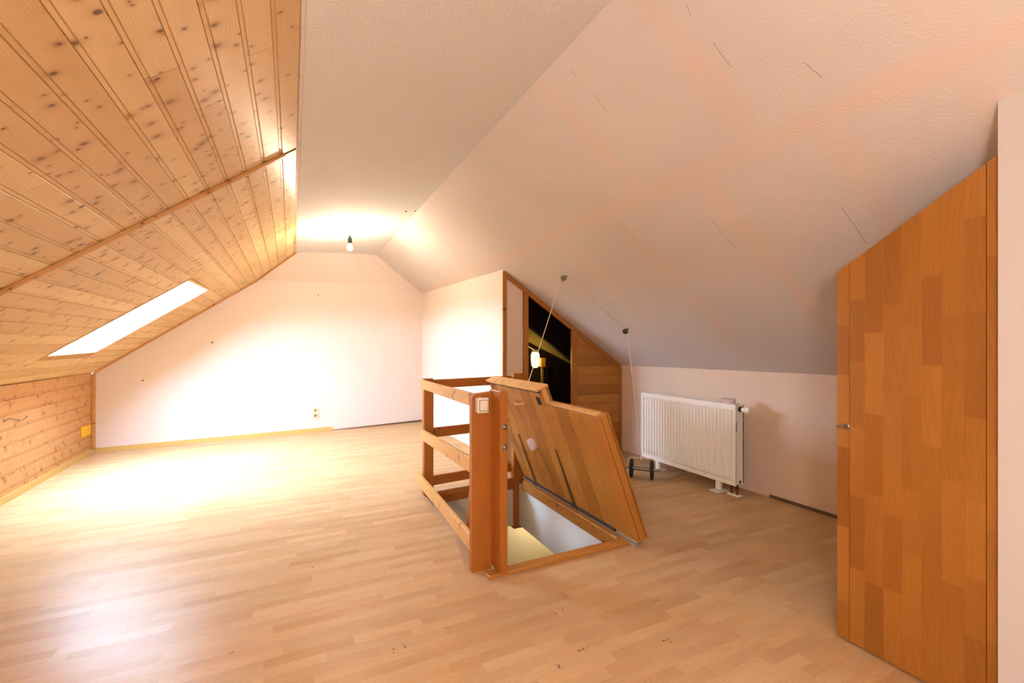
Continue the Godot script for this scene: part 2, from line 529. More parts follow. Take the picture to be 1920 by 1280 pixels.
# ---------------------------------------------------------------- shell
func build_shell():
	var st := surf()
	# gable wall
	var bl := Vector3(-2.1, 0, zb(-2.1))
	var br := Vector3(1.712, 0, zb(1.712))
	var hl := Vector3(-0.516, wy(-0.516, -6.581), zb(-0.516))
	var hr := Vector3(1.55, sy(1.55, -6.795), zb(1.55))
	var boxt := Vector3(1.712, sy(1.712, -6.812), zb(1.712))
	var back := Vector3(-0.02, 0, -0.2)
	slab(st, [bl + Vector3(-0.3, -0.4, 0.031), br + Vector3(2.0, -0.4, -0.207), Vector3(3.7, 0.95, zb(3.7)), boxt, hr, hl, Vector3(-2.1, wy(-2.1, -6.417), -6.417), Vector3(-2.4, wy(-2.4, -6.4), zb(-2.4))], back)
	tag(commit(st, "wall_back", M.wall), "pale pink gable wall at the far end of the attic, washed by daylight", "wall", "", "structure")
	# half hip above it
	st = surf()
	var tl := Vector3(xcl(-6.19), wy(xcl(-6.19), -6.19), -6.19)
	var tr := Vector3(xcr(-6.577), sy(xcr(-6.577), -6.577), -6.577)
	for i in 12:
		var t0 := i / 12.0
		var t1 := (i + 1) / 12.0
		slab(st, [tl.lerp(tr, t0), tl.lerp(tr, t1), hl.lerp(hr, t1), hl.lerp(hr, t0)], Vector3(-0.02, 0.1, -0.22))
	tag(commit(st, "wall_hip", M.wall), "narrow sloping band of plaster between gable wall and flat ceiling", "wall", "", "structure")
	# flat ceiling
	st = surf()
	var z0 := FRONT_Z
	var lx := Vector3(-0.05, -0.0085, 0)      # a little under the boards and over the slope
	var rx := Vector3(0.04, 0.0069, 0)
	var bx := Vector3(0, 0, -0.12)
	for i in 16:
		var t0 := i / 16.0
		var t1 := (i + 1) / 16.0
		var la := (wp(xcl(z0), z0) + lx).lerp(tl + lx + bx, t0)
		var lb := (wp(xcl(z0), z0) + lx).lerp(tl + lx + bx, t1)
		var ra := (sp(xcr(z0), z0) + rx).lerp(tr + rx + bx, t0)
		var rb := (sp(xcr(z0), z0) + rx).lerp(tr + rx + bx, t1)
		slab(st, [la, ra, rb, lb], Vector3(0, 0.3, 0))
	tag(commit(st, "ceiling", M.ceiling), "flat off-white woodchip ceiling strip with the bare bulb", "ceiling", "", "structure")
	# papered slope
	st = surf()
	var out := Vector3(0.568, 0.823, -0.017) * 0.2
	var ua := Vector3(0, 0, 1)
	var va := Vector3(1.215, 0, -0.0243)
	slab(st, [sp(xcr(z0), z0), sp(xr(z0), z0), sp(xr(-3.99), -3.99), sp(1.853, -4.085), sp(1.712, -6.812), hr, tr], out, ua, va, Vector2(7.6, -1.12 * 1.215))
	tag(commit(st, "ceiling_right", M.slope), "pink papered roof slope on the right with filled joints showing through", "ceiling", "", "structure")
	st = surf()
	var cr := RandomNumberGenerator.new()
	cr.seed = 9
	for c in CRACKS:
		var pts := []
		for i in 7:
			var t := i / 6.0
			var x: float = 1.10 + lerpf(c[1], c[3], t)
			var z: float = lerpf(c[0], c[2], t) + cr.randf_range(-0.002, 0.002)
			pts.append(sp(x, z) + Vector3(0.568, 0.823, 0) * 0.0002)
		tube(st, pts, 0.0007 if c[4] < 1.0 else 0.0012, 5)
	var hc := commit(st, "hairline_cracks", M.brown_edge, get_node("ceiling_right"))
	hc.set_meta("kind", "stuff")
	# left slope, with the skylight opening
	st = surf()
	var lo := WN * 0.004
	var th := WN * 0.24
	var piece := func(pts: Array):
		var q := []
		for p in pts: q.append(p + lo)
		slab(st, q, th, Vector3(0, 0, 1), Vector3(1.24, 0, 0))
	piece.call([wp(xl(z0) - 0.3, z0), wp(xcl(z0), z0), wp(xcl(-4.3), -4.3), wp(xl(-4.3) - 0.3, -4.3)])
	piece.call([wp(xl(-4.3) - 0.3, -4.3), wp(SKY_X0, -4.3), wp(SKY_X0, -5.6), wp(xl(-5.6) - 0.3, -5.6)])
	piece.call([wp(SKY_X1, -4.3), wp(xcl(-4.3), -4.3), wp(xcl(-5.6), -5.6), wp(SKY_X1, -5.6)])
	piece.call([wp(SKY_X0, -4.3), wp(SKY_X1, -4.3), wp(SKY_X1, sky_near(SKY_X1)), wp(SKY_X0, sky_near(SKY_X0))])
	piece.call([wp(SKY_X0, sky_far(SKY_X0)), wp(SKY_X1, sky_far(SKY_X1)), wp(SKY_X1, -5.6), wp(SKY_X0, -5.6)])
	piece.call([wp(xl(-5.6) - 0.3, -5.6), wp(xcl(-5.6), -5.6), wp(-0.051, -6.19), wp(-0.516, -6.581), wp(-2.1, -6.417), wp(-2.45, -6.4)])
	tag(commit(st, "ceiling_left", M.backing), "left roof slope lined with knotty pine tongue-and-groove boards", "ceiling", "", "structure")
	# left knee wall
	st = surf()
	slab(st, [Vector3(xl(z0) - 0.012, -0.4, z0), Vector3(xl(z0) - 0.012, wy(xl(z0), z0), z0), Vector3(-2.112, wy(-2.1, -6.417), -6.417), Vector3(-2.112, -0.4, -6.417)], Vector3(-0.2, 0, 0), Vector3(0, 0, 1), Vector3(0, 1, 0))
	tag(commit(st, "wall_left", M.backing), "low left knee wall clad in horizontal knotty pine boards", "wall", "", "structure")
	# right knee wall (goes on into the storage space)
	st = surf()
	slab(st, [Vector3(xr(z0), -0.4, z0), Vector3(xr(z0), sy(xr(z0), z0), z0), Vector3(xr(-4.0), sy(xr(-4.0), -4.0), -4.0), Vector3(xr(-4.0), -0.4, -4.0)], Vector3(0.2, 0, 0))
	tag(commit(st, "wall_knee", M.knee), "low pink knee wall behind the radiator", "wall", "", "structure")
	# box wall beside the storage
	st = surf()
	slab(st, [Vector3(1.712, -0.01, -6.812), boxt, sp(1.853, -4.075), Vector3(1.853, -0.01, -4.075)], Vector3(0.09, 0, 0.004))
	tag(commit(st, "wall_box", M.wall), "bright plastered side wall of the storage space behind the railing", "wall", "", "structure")
	# wall at the camera's end
	st = surf()
	slab(st, [Vector3(-2.3, -0.4, z0), Vector3(-2.3, 2.9, z0), Vector3(3.7, 2.9, z0), Vector3(3.7, -0.4, z0)], Vector3(0, 0, 0.2))
	tag(commit(st, "wall_front", M.wall), "plain plastered wall closing the attic behind the viewer", "wall", "", "structure")
	# partition on the right with the door opening
	st = surf()
	var e := -0.575
	slab(st, [Vector3(1.968, -0.01, z0), sp(1.968, z0), sp(1.968, e), Vector3(1.968, -0.01, e)], Vector3(0.03, 0, 0))
	var top := 1.80 - 0.62 * 0.03
	slab(st, [Vector3(2.46, -0.01, e), sp(2.46, e), sp(xr(e), e), Vector3(xr(e), -0.01, e)], Vector3(0, 0, 0.08))
	slab(st, [Vector3(1.998, top, e), sp(1.998, e), sp(2.46, e), Vector3(2.46, top - 0.31, e)], Vector3(0, 0, 0.08))
	tag(commit(st, "wall_right", M.partition), "pink partition wall at the right edge beside the beech door", "wall", "", "structure")

# ---------------------------------------------------------------- floor
const HX0 := 0.884
const HX1 := 1.80
const HZ0 := -3.56
const HZ1 := -2.10

func build_floor():
	var st := surf()
	var y := -0.008
	var d := Vector3(0, -0.40, 0)
	for r in [[-2.3, HX0, -7.3, FRONT_Z], [HX1, 3.6, -7.3, FRONT_Z], [HX0, HX1, -7.3, HZ0], [HX0, HX1, HZ1, FRONT_Z]]:
		slab(st, [Vector3(r[0], y, r[2]), Vector3(r[1], y, r[2]), Vector3(r[1], y, r[3]), Vector3(r[0], y, r[3])], d)
	var fl := commit(st, "floor", M.dark)
	tag(fl, "beech strip laminate floor, glossy, with an open stair hatch", "floor", "", "structure")
	# laminate strips: rows along x
	var cells := []
	var pitch := 0.0535
	var row := 0
	var z := -7.1
	var r2 := RandomNumberGenerator.new()
	r2.seed = 77
	var cam_x := Vector3(cos(deg_to_rad(25.7)), 0, sin(deg_to_rad(25.7)))
	var cam_z := Vector3(sin(deg_to_rad(25.7)), 0, -cos(deg_to_rad(25.7)))
	while z < FRONT_Z:
		var x := -2.25 - r2.randf() * 0.4
		var board := int(row / 3.0)
		var tone_board := fposmod(sin(board * 12.9898) * 43758.5, 1.0)
		while x < 3.45:
			var w := r2.randf_range(0.24, 0.42)
			var tone := clampf(0.25 * tone_board + 0.9 * r2.randf(), 0.0, 1.0)
			var warm := r2.randf()
			for p in minus_hole(Rect2(x, z, w, pitch)):
				var c := p.get_center() as Vector2
				if c.x < xl(c.y) - 0.3 or c.x > xr(c.y) + 0.15 or c.y < zb(c.x) - 0.12: continue
				if c.y < -4.1 and p.position.x > 1.86: continue
				if c.y > -0.55 and p.position.x > 2.0: continue
				var v := Vector3(c.x, -EYE, c.y)
				var depth := v.dot(cam_z)
				var sx := 960.0 + FOCAL * v.dot(cam_x) / maxf(depth, 0.01)
				var sy2 := 647.0 + FOCAL * EYE / maxf(depth, 0.01)
				var seen: bool = depth > 0.2 and sx > -60 and sx < 1980 and sy2 < 1330
				cells.append([p, tone, warm, Vector2(r2.randf() * WOOD_L, r2.randf() * 0.28), depth if seen else 100.0 + absf(depth)])
			x += w
		z += pitch
		row += 1
	cells.sort_custom(func(a, b): return a[4] < b[4])
	var rest := surf()
	for i in cells.size():
		var s: SurfaceTool = surf() if i < 300 else rest
		strip(s, cells[i])
		if i < 300: commit(s, "floor_strip", M.floor, fl)
	var far := commit(rest, "floor_strips", M.floor, fl)
	far.set_meta("kind", "stuff")

func strip(st: SurfaceTool, c: Array):
	var p: Rect2 = c[0]
	var a := C_FLOOR_A.lerp(C_FLOOR_B, c[1])
	a = a.lerp(Color(a.r, a.g * 0.965, a.b * 0.93), c[2])
	var col := a.srgb_to_linear()
	var q := [Vector3(p.position.x, 0, p.position.y), Vector3(p.end.x, 0, p.position.y), Vector3(p.end.x, 0, p.end.y), Vector3(p.position.x, 0, p.end.y)]
	var uv := []
	for k in q: uv.append(Vector2(k.x - p.position.x, k.z - p.position.y) + c[3])
	quad(st, q, Vector3.UP, uv, col)
	var d := Vector3(0, -0.0079, 0)
	for i in 4:
		var e := [q[i], q[(i + 1) % 4], q[(i + 1) % 4] + d, q[i] + d]
		var m: Vector3 = (q[i] + q[(i + 1) % 4]) / 2.0 - (q[0] + q[2]) / 2.0
		quad(st, e, m.normalized(), [uv[i], uv[(i + 1) % 4], uv[(i + 1) % 4], uv[i]], col)

const C_FLOOR_A := Color(0.78, 0.645, 0.485)
const C_FLOOR_B := Color(0.855, 0.735, 0.58)

func minus_hole(r: Rect2) -> Array:
	var h := Rect2(HX0, HZ0, HX1 - HX0, HZ1 - HZ0)
	if not r.intersects(h): return [r]
	var out := []
	if r.position.x < h.position.x: out.append(Rect2(r.position.x, r.position.y, h.position.x - r.position.x, r.size.y))
	if r.end.x > h.end.x: out.append(Rect2(h.end.x, r.position.y, r.end.x - h.end.x, r.size.y))
	var x0 := maxf(r.position.x, h.position.x)
	var x1 := minf(r.end.x, h.end.x)
	if r.position.y < h.position.y: out.append(Rect2(x0, r.position.y, x1 - x0, h.position.y - r.position.y))
	if r.end.y > h.end.y: out.append(Rect2(x0, h.end.y, x1 - x0, r.end.y - h.end.y))
	return out

# ---------------------------------------------------------------- pine boards
const PROF := [[0.0, -0.007], [0.0012, -0.007], [0.0022, -0.0030], [0.0150, -0.0030], [0.0158, -0.0050], [0.0172, -0.0050], [0.0195, 0.0], [-0.0025, 0.0], [-0.0008, -0.002], [-0.0008, -0.007]]

func build_left_cladding():
	var host := get_node("ceiling_left")
	var n := -WN
	var pitch := 0.0863
	var x0 := -0.112 - 22 * pitch
	for k in 24:
		var lo := x0 + k * pitch
		var hi := lo + pitch if k < 23 else 0.1
		var spans := []
		var inside := hi > SKY_X0 + 0.02 and lo < SKY_X1 - 0.02
		# nearer field, in front of the cross trim
		var cuts := [FRONT_Z - 0.01]
		var j := -2.15 + 1.5 * rng.randf()
		if rng.randf() < 0.7: cuts.append(j)
		cuts.append(-2.80)
		for i in cuts.size() - 1: spans.append([cuts[i], cuts[i + 1]])
		# farther field, up to the gable, broken by the skylight
		var back := zend((lo + hi) / 2.0) + 0.006
		var far_cuts := [-2.83]
		if inside: spans.append([-2.83, -99.0]); spans.append([-98.0, back])
		else:
			if rng.randf() < 0.75: far_cuts.append(-3.3 - 2.3 * rng.randf())
			far_cuts.append(back)
			for i in far_cuts.size() - 1: spans.append([far_cuts[i], far_cuts[i + 1]])
		for s in spans:
			var m: Material = pick(pine)
			var uo := ruo()
			var e := []
			for end in s:
				for x in [lo, hi]:
					var z: float = end
					if end == -99.0: z = sky_near(x) + 0.02
					elif end == -98.0: z = sky_far(x) - 0.02
					elif end == back: z = zend(x) + 0.006
					var xx: float = x + 0.02 * (z + 2.81)
					e.append(wp(clampf(xx, xl(z), xcl(z)), z))
			if e[0].distance_to(e[1]) < 0.03 and e[2].distance_to(e[3]) < 0.03: continue
			if e[0].distance_to(e[1]) < 0.0305 or e[2].distance_to(e[3]) < 0.0305:
				continue
			if absf(s[0] - s[1]) > 0.3 or inside:
				e[2].z += 0.0012; e[3].z += 0.0012
			var st := surf()
			plank(st, e[0], e[1], e[2], e[3], n, PROF, uo)
			commit(st, "plank", m, host)
	# boards of the knee wall
	host = get_node("wall_left")
	var p := 0.1155
	for k in 8:
		var y1 := 0.892 - k * p
		var y0 := maxf(0.03, y1 - p)
		for s in [[FRONT_Z - 0.01, -3.9 - rng.randf()], [0.0, -6.385]]:
			var za: float = s[0]
			if za == 0.0: za = -4.0
			var zc: float = s[1]
			if s[0] != 0.0: zc = -3.998
			var st := surf()
			var up := 0.0
			plank(st, Vector3(xl(za), y0, za), Vector3(xl(za), y1 + up, za), Vector3(xl(zc), y0, zc), Vector3(xl(zc), y1, zc), Vector3(1, 0, -0.0366).normalized(), PROF, ruo())
			commit(st, "plank", pick(knee_pine), host)

func build_skylight():
	skylight("window_1", "narrow roof skylight glaring white in the pine-clad left slope", [wp(SKY_X0, sky_near(SKY_X0)), wp(SKY_X1, sky_near(SKY_X1)), wp(SKY_X1, sky_far(SKY_X1)), wp(SKY_X0, sky_far(SKY_X0))])

func skylight(called: String, label: String, c: Array):
	var win := Node3D.new()
	win.name = called
	add_child(win)
	tag(win, label, "window", "", "structure")
	var d0 := -WN * 0.004
	var d1 := WN * 0.20
	var mid: Vector3 = (c[0] + c[1] + c[2] + c[3]) / 4.0
	for i in 4:
		var a: Vector3 = c[i]
		var b: Vector3 = c[(i + 1) % 4]
		var inn := (b - a).cross(WN).normalized()
		if inn.dot(mid - a) < 0: inn = -inn
		var st := surf()
		hexa(st, [a + d0, a + d1, a + d1 + inn * 0.014, a + d0 + inn * 0.014], [b + d0, b + d1, b + d1 + inn * 0.014, b + d0 + inn * 0.014], (b - a).normalized(), WN, ruo())
		commit(st, "lining_board", pine[0], win)
	var st2 := surf()
	for i in 4:
		var a: Vector3 = c[i] + WN * 0.215
		var b: Vector3 = c[(i + 1) % 4] + WN * 0.215
		var inn := (b - a).cross(WN).normalized()
		if inn.dot(mid - a) < 0: inn = -inn
		beam(st2, a + inn * 0.025, b + inn * 0.025, 0.05, 0.05, WN, 0.004)
	commit(st2, "frame", pine[1], win)
	st2 = surf()
	var g := []
	for q in c: g.append(mid + (q - mid) * 0.96 + WN * 0.222)
	slab(st2, g, WN * 0.004)
	commit(st2, "pane", M.glass, win)

# ---------------------------------------------------------------- storage front
const KF := Vector3(1.853, 0, -4.075)
const KU := Vector3(0.99787, 0, 0.0652)
func fz(x: float) -> float: return -4.075 + (x - 1.853) * 0.0653
func fp(x: float, y: float, off := 0.0) -> Vector3: return Vector3(x, y, fz(x)) + Vector3(-0.065, 0, 0.998) * off

func build_facing_wall():
	var st := surf()
	var n := Vector3(-0.065, 0, 0.998)
	slab(st, [fp(1.90, 0), fp(1.90, sy(1.90, -4.07)), fp(2.079, sy(2.079, -4.06)), fp(2.079, 0)], -n * 0.03)
	var w := commit(st, "wall_storage", M.knee)
	tag(w, "storage front under the slope, pink panel left and pine boards right of a dark opening", "wall", "", "structure")
	st = surf()
	slab(st, [fp(2.72, 0, -0.012), fp(2.72, sy(2.72, -4.02), -0.012), fp(3.30, sy(3.30, -3.98), -0.012), fp(3.30, 0, -0.012)], -n * 0.02)
	commit(st, "board_backing", M.backing, w)
	var p := 0.108
	var y := 0.0
	while y < 1.33:
		var y1 := y + p
		var xa := 2.72
		var e0 := minf(3.288, 1.853 + (1.973 + 0.002 - y) / 0.69)
		var e1 := minf(3.288, 1.853 + (1.973 + 0.002 - y1) / 0.69)
		if e1 > xa + 0.02:
			st = surf()
			plank(st, fp(xa, y), fp(xa, y1), fp(e0, y), fp(e1, y1), n, PROF, ruo())
			commit(st, "plank", pick(orange), w)
		y = y1

func trim_bar(called: String, label: String, a: Vector3, b: Vector3, hgt: float, wid: float, upish: Vector3, m: Material):
	var st := surf()
	beam(st, a, b, hgt, wid, upish, 0.003, ruo())
	tag(commit(st, called, m), label, "trim", "", "structure")

func build_trims():
	var n := Vector3(-0.065, 0, 0.998)
	# on the left slope
	var st := surf()
	var a := wp(xl(-2.81) + 0.005, -2.812)
	var b := wp(-0.088, -2.815)
	beam(st, a - WN * 0.006, b - WN * 0.006, 0.016, 0.034, -WN, 0.004, ruo())
	tag(commit(st, "trim_1", M.pale_trim), "slim pine strip crossing the wooden slope from knee wall to ceiling", "trim", "", "structure")
	st = surf()
	a = wp(-2.085, zb(-2.085) + 0.018)
	b = wp(-0.516, zb(-0.516) + 0.018)
	beam(st, a - WN * 0.008, b - WN * 0.008, 0.018, 0.04, -WN, 0.004, ruo())
	a = b
	b = wp(-0.06, -6.19 + 0.018)
	beam(st, a - WN * 0.004, b - WN * 0.004, 0.020, 0.032, -WN, 0.003, ruo())
	tag(commit(st, "trim_2", M.pale_trim), "sloping pine trim where the wooden slope meets the gable wall", "trim", "", "structure")
	trim_bar("trim_3", "upright pine corner trim between knee wall boards and gable wall", Vector3(-2.085, 0.05, -6.40), Vector3(-2.085, 0.885, -6.40), 0.03, 0.03, Vector3.RIGHT, M.pale_trim)
	st = surf()
	beam(st, wp(xcl(1.5) + 0.004, 1.5) + Vector3(0, 0.0, 0), wp(xcl(-6.17) + 0.004, -6.17), 0.008, 0.006, Vector3.UP, 0.001)
	tag(commit(st, "trim_4", M.wall), "thin white bead between the pine slope and the flat ceiling", "trim", "", "structure")
	# round the storage front
	trim_bar("trim_5", "tall upright trim at the lit corner of the storage wall", fp(1.874, 0, 0.006), fp(1.874, sy(1.874, -4.07) - 0.004, 0.006), 0.042, 0.022, KU, M.trim)
	var d := (fp(3.29, sy(3.29, -3.98)) - fp(1.88, sy(1.88, -4.07))).normalized()
	var dn := d.cross(n).normalized()
	if dn.y > 0: dn = -dn
	st = surf()
	beam(st, fp(1.874, sy(1.874, -4.07), 0.006) + dn * 0.026, fp(3.30, sy(3.30, -3.98), 0.006) + dn * 0.026, 0.046, 0.024, dn, 0.003, ruo())
	tag(commit(st, "trim_6", M.trim), "long sloping trim following the roof over the dark storage opening", "trim", "", "structure")
	trim_bar("trim_7", "upright trim between the pink panel and the dark opening", fp(2.112, 0, 0.004), fp(2.112, sy(2.112, -4.05) - 0.05, 0.004), 0.05, 0.03, KU, M.trim)
	trim_bar("trim_8", "upright post between the dark opening and the pine boards", fp(2.675, 0, 0.004), fp(2.675, sy(2.675, -4.02) - 0.05, 0.004), 0.045, 0.04, KU, M.trim)
	trim_bar("trim_9", "slim strip covering the left ends of the storage boards", fp(2.712, 0, 0.008), fp(2.712, sy(2.712, -4.02) - 0.05, 0.008), 0.024, 0.018, KU, M.trim)
	trim_bar("trim_10", "narrow corner strip at the right end of the storage boards", fp(3.294, 0.0, 0.006), fp(3.294, sy(3.294, -3.98) - 0.03, 0.006), 0.022, 0.02, KU, M.trim)
	# skirting
	st = surf()
	slab(st, [Vector3(xl(1.5) + 0.014, 0, 1.5), Vector3(xl(1.5) + 0.014, 0.055, 1.5), Vector3(xl(-6.4) + 0.014, 0.055, -6.4), Vector3(xl(-6.4) + 0.014, 0, -6.4)], Vector3(-0.013, 0, 0))
	tag(commit(st, "baseboard_left", M.tan), "tan skirting along the pine-clad left knee wall", "baseboard", "", "structure")
	st = surf()
	var o := Vector3(0.0015, 0, 0.016)
	slab(st, [Vector3(-2.08, 0, zb(-2.08)) + o, Vector3(-2.08, 0.052, zb(-2.08)) + o, Vector3(0.395, 0.052, zb(0.395)) + o, Vector3(0.395, 0, zb(0.395)) + o], Vector3(0, 0, -0.016))
	tag(commit(st, "baseboard_back", M.tan), "tan skirting that stops halfway along the gable wall", "baseboard", "", "structure")
	st = surf()
	o = Vector3(0.0008, 0, 0.008)
	slab(st, [Vector3(0.40, 0, zb(0.40)) + o, Vector3(0.40, 0.006, zb(0.40)) + o, Vector3(1.70, 0.03, zb(1.70)) + o, Vector3(1.70, 0, zb(1.70)) + o], Vector3(0, 0, -0.008))
	tag(commit(st, "trim_11", M.brown_edge), "bare grey gap edge where the gable skirting is missing", "trim", "", "structure")
	st = surf()
	slab(st, [Vector3(xr(-2.23) - 0.012, 0, -2.23), Vector3(xr(-2.23) - 0.012, 0.022, -2.23), Vector3(xr(-0.58) - 0.012, 0.022, -0.58), Vector3(xr(-0.58) - 0.012, 0, -0.58)], Vector3(0.012, 0, 0))
	tag(commit(st, "baseboard_right", M.brown_edge), "short dark strip along the foot of the pink knee wall", "baseboard", "", "structure")

func build_storage():
	var st := surf()
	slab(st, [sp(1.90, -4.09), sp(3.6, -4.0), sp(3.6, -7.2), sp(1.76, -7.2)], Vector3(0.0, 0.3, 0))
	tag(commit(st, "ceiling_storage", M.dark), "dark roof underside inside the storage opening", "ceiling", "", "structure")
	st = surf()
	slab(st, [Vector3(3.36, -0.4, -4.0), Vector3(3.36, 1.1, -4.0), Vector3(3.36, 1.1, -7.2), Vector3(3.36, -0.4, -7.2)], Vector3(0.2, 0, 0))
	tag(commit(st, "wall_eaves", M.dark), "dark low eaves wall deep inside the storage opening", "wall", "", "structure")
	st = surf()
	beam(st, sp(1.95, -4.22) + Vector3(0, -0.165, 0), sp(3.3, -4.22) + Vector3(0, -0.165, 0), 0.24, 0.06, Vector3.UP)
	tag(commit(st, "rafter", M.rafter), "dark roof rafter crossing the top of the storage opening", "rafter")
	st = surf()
	hexa(st, [Vector3(2.2, 1.72, -4.95), Vector3(2.2, 1.22, -4.95), Vector3(2.2, 1.22, -4.98), Vector3(2.2, 1.72, -4.98)], [Vector3(3.3, 1.03, -4.95), Vector3(3.3, 0.90, -4.95), Vector3(3.3, 0.90, -4.98), Vector3(3.3, 1.03, -4.98)])  # pale wedge stands for the patch that the storage lamp lights
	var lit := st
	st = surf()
	hexa(st, [Vector3(2.1, 1.46, -4.93), Vector3(2.1, 0.0, -4.93), Vector3(2.1, 0.0, -4.99), Vector3(2.1, 1.46, -4.99)], [Vector3(3.35, 0.90, -4.93), Vector3(3.35, 0.0, -4.93), Vector3(3.35, 0.0, -4.99), Vector3(3.35, 0.90, -4.99)])  # dark sheet, its top edge cut where the lamplight fades
	tag(commit(st, "dark_storage_back", M.dark), "black sheet in the depth of the storage opening, bounding the lit wedge", "wall", "", "structure")
	commit(lit, "lit_wedge_board", M.lit_wedge_board, get_node("dark_storage_back"))
	st = surf()
	beam(st, Vector3(2.80, 0, -4.74), Vector3(2.80, 0.93, -4.74), 0.08, 0.06, Vector3.RIGHT)
	tag(commit(st, "storage_post", M.rafter), "dark upright post beside the storage lamp", "post")

# ---------------------------------------------------------------- hatch
func build_hatch():
	# white lining of the shaft and its wooden edges
	var st := surf()
	var y0 := -0.42
	slab(st, [Vector3(HX1 - 0.03, -0.05, HZ0), Vector3(HX1 - 0.03, -0.05, HZ1), Vector3(HX1 - 0.03, y0, HZ1), Vector3(HX1 - 0.03, y0, HZ0)], Vector3(0.03, 0, 0))
	slab(st, [Vector3(HX0, -0.03, HZ0 + 0.02), Vector3(HX1, -0.03, HZ0 + 0.02), Vector3(HX1, y0, HZ0 + 0.02), Vector3(HX0, y0, HZ0 + 0.02)], Vector3(0, 0, -0.02))
	slab(st, [Vector3(HX0 + 0.015, -0.01, HZ0), Vector3(HX0 + 0.015, -0.01, HZ1), Vector3(HX0 + 0.015, y0, HZ1), Vector3(HX0 + 0.015, y0, HZ0)], Vector3(-0.015, 0, 0))
	slab(st, [Vector3(HX0, -0.01, HZ1 - 0.015), Vector3(HX1, -0.01, HZ1 - 0.015), Vector3(HX1, y0, HZ1 - 0.015), Vector3(HX0, y0, HZ1 - 0.015)], Vector3(0, 0, 0.015))
	tag(commit(st, "wall_shaft", M.white_wall), "white plastered sides of the stair hatch below the floor", "wall", "", "structure")
	# wooden edges
	st = surf()
	beam(st, Vector3(0.862, 0.010, -2.094), Vector3(1.775, 0.010, -2.094), 0.020, 0.063, Vector3.UP, 0.004, ruo())
	tag(commit(st, "trim_12", orange[0]), "low wooden threshold along the near edge of the hatch", "trim", "", "structure")
	st = surf()
	beam(st, Vector3(1.768, -0.03, -3.42), Vector3(1.768, -0.03, -2.14), 0.085, 0.042, Vector3.UP, 0.004, ruo())
	var t13 := commit(st, "trim_13", orange[1])
	tag(t13, "wooden beam with dark knots along the hinge side of the hatch", "trim", "", "structure")
	st = surf()
	beam(st, Vector3(1.750, -0.015, -2.20), Vector3(1.750, -0.015, -2.13), 0.075, 0.03, Vector3.UP, 0.012, ruo())
	commit(st, "end_block", orange[1], t13)
	st = surf()
	for k in 26:
		var zz := -2.25 - 0.55 * rng.randf() - (0.5 if k > 20 else 0.0)
		var yy := rng.randf_range(-0.06, 0.005)
		var r := rng.randf_range(0.0015, 0.005)
		lathe(st, y_to(Vector3(-1, 0, 0), Vector3(1.7465, yy, zz)), [Vector2(0, 0.0005), Vector2(r, 0.0005), Vector2(r, -0.002)], 8)
	commit(st, "knot", M.mark, t13)
	st = surf()
	beam(st, Vector3(0.955, -0.012, -3.465), Vector3(1.715, -0.012, -3.535), 0.045, 0.03, Vector3.UP, 0.003, ruo())
	beam(st, Vector3(0.955, -0.065, -3.475), Vector3(1.715, -0.065, -3.545), 0.055, 0.02, Vector3.UP, 0.003, ruo())
	var fill := surf()
	slab(fill, [Vector3(0.862, 0, -3.505), Vector3(0.955, 0, -3.505), Vector3(0.955, 0, -3.47), Vector3(1.70, 0, -3.54), Vector3(1.70, 0, -3.56), Vector3(0.862, 0, -3.56)], Vector3(0, -0.01, 0), Vector3(1, 0, 0), Vector3(0, 0, 1))
	commit(fill, "floor_filler", M.filler, get_node("floor"))
	tag(commit(st, "trim_14", M.post), "stepped wooden edge along the far side of the hatch", "trim", "", "structure")
	st = surf()
	beam(st, Vector3(1.797, 0.006, -3.45), Vector3(1.797, 0.006, -2.03), 0.012, 0.03, Vector3.UP, 0.002)
	tag(commit(st, "trim_15", M.grey_strip), "thin grey strip under the trapdoor hinge", "trim", "", "structure")
	# worn patch of floor edge beside the hatch
	st = surf()
	hexa(st, [Vector3(0.865, 0.0005, -2.62), Vector3(0.88, 0.0005, -2.62), Vector3(0.88, 0.0015, -2.62), Vector3(0.865, 0.0015, -2.62)], [Vector3(0.79, 0.0005, -2.20), Vector3(0.88, 0.0005, -2.20), Vector3(0.88, 0.0015, -2.20), Vector3(0.79, 0.0015, -2.20)])
	tag(commit(st, "trim_16", mat("worn_strip", Color(0.74, 0.60, 0.46), 0.6)), "worn greyish filler strip on the floor left of the hatch", "trim", "", "structure")
	# room below
	st = surf()
	var X0 := 0.1
	var X1 := 2.9
	var Z0 := -4.6
	var Z1 := -1.2
	var yb := -2.75
	slab(st, [Vector3(X1, y0, Z0), Vector3(X1, y0, Z1), Vector3(X1, yb, Z1), Vector3(X1, yb, Z0)], Vector3(0.1, 0, 0))
	slab(st, [Vector3(X0, y0, Z0), Vector3(X0, y0, Z1), Vector3(X0, yb, Z1), Vector3(X0, yb, Z0)], Vector3(-0.1, 0, 0))
	slab(st, [Vector3(X0, y0, Z0), Vector3(X1, y0, Z0), Vector3(X1, yb, Z0), Vector3(X0, yb, Z0)], Vector3(0, 0, -0.1))
	slab(st, [Vector3(X0, y0, Z1), Vector3(X1, y0, Z1), Vector3(X1, yb, Z1), Vector3(X0, yb, Z1)], Vector3(0, 0, 0.1))
	slab(st, [Vector3(X0, yb, Z0), Vector3(X1, yb, Z0), Vector3(X1, yb, Z1), Vector3(X0, yb, Z1)], Vector3(0, -0.1, 0))
	tag(commit(st, "wall_below", M.cream), "cream walls of the stairwell seen down through the hatch", "wall", "", "structure")
	# stair rail that rises through the hatch
	st = surf()
	beam(st, Vector3(0.917, -0.25, -2.6), Vector3(0.977, 0.30, -2.6), 0.04, 0.03, Vector3.RIGHT, 0.004, ruo())
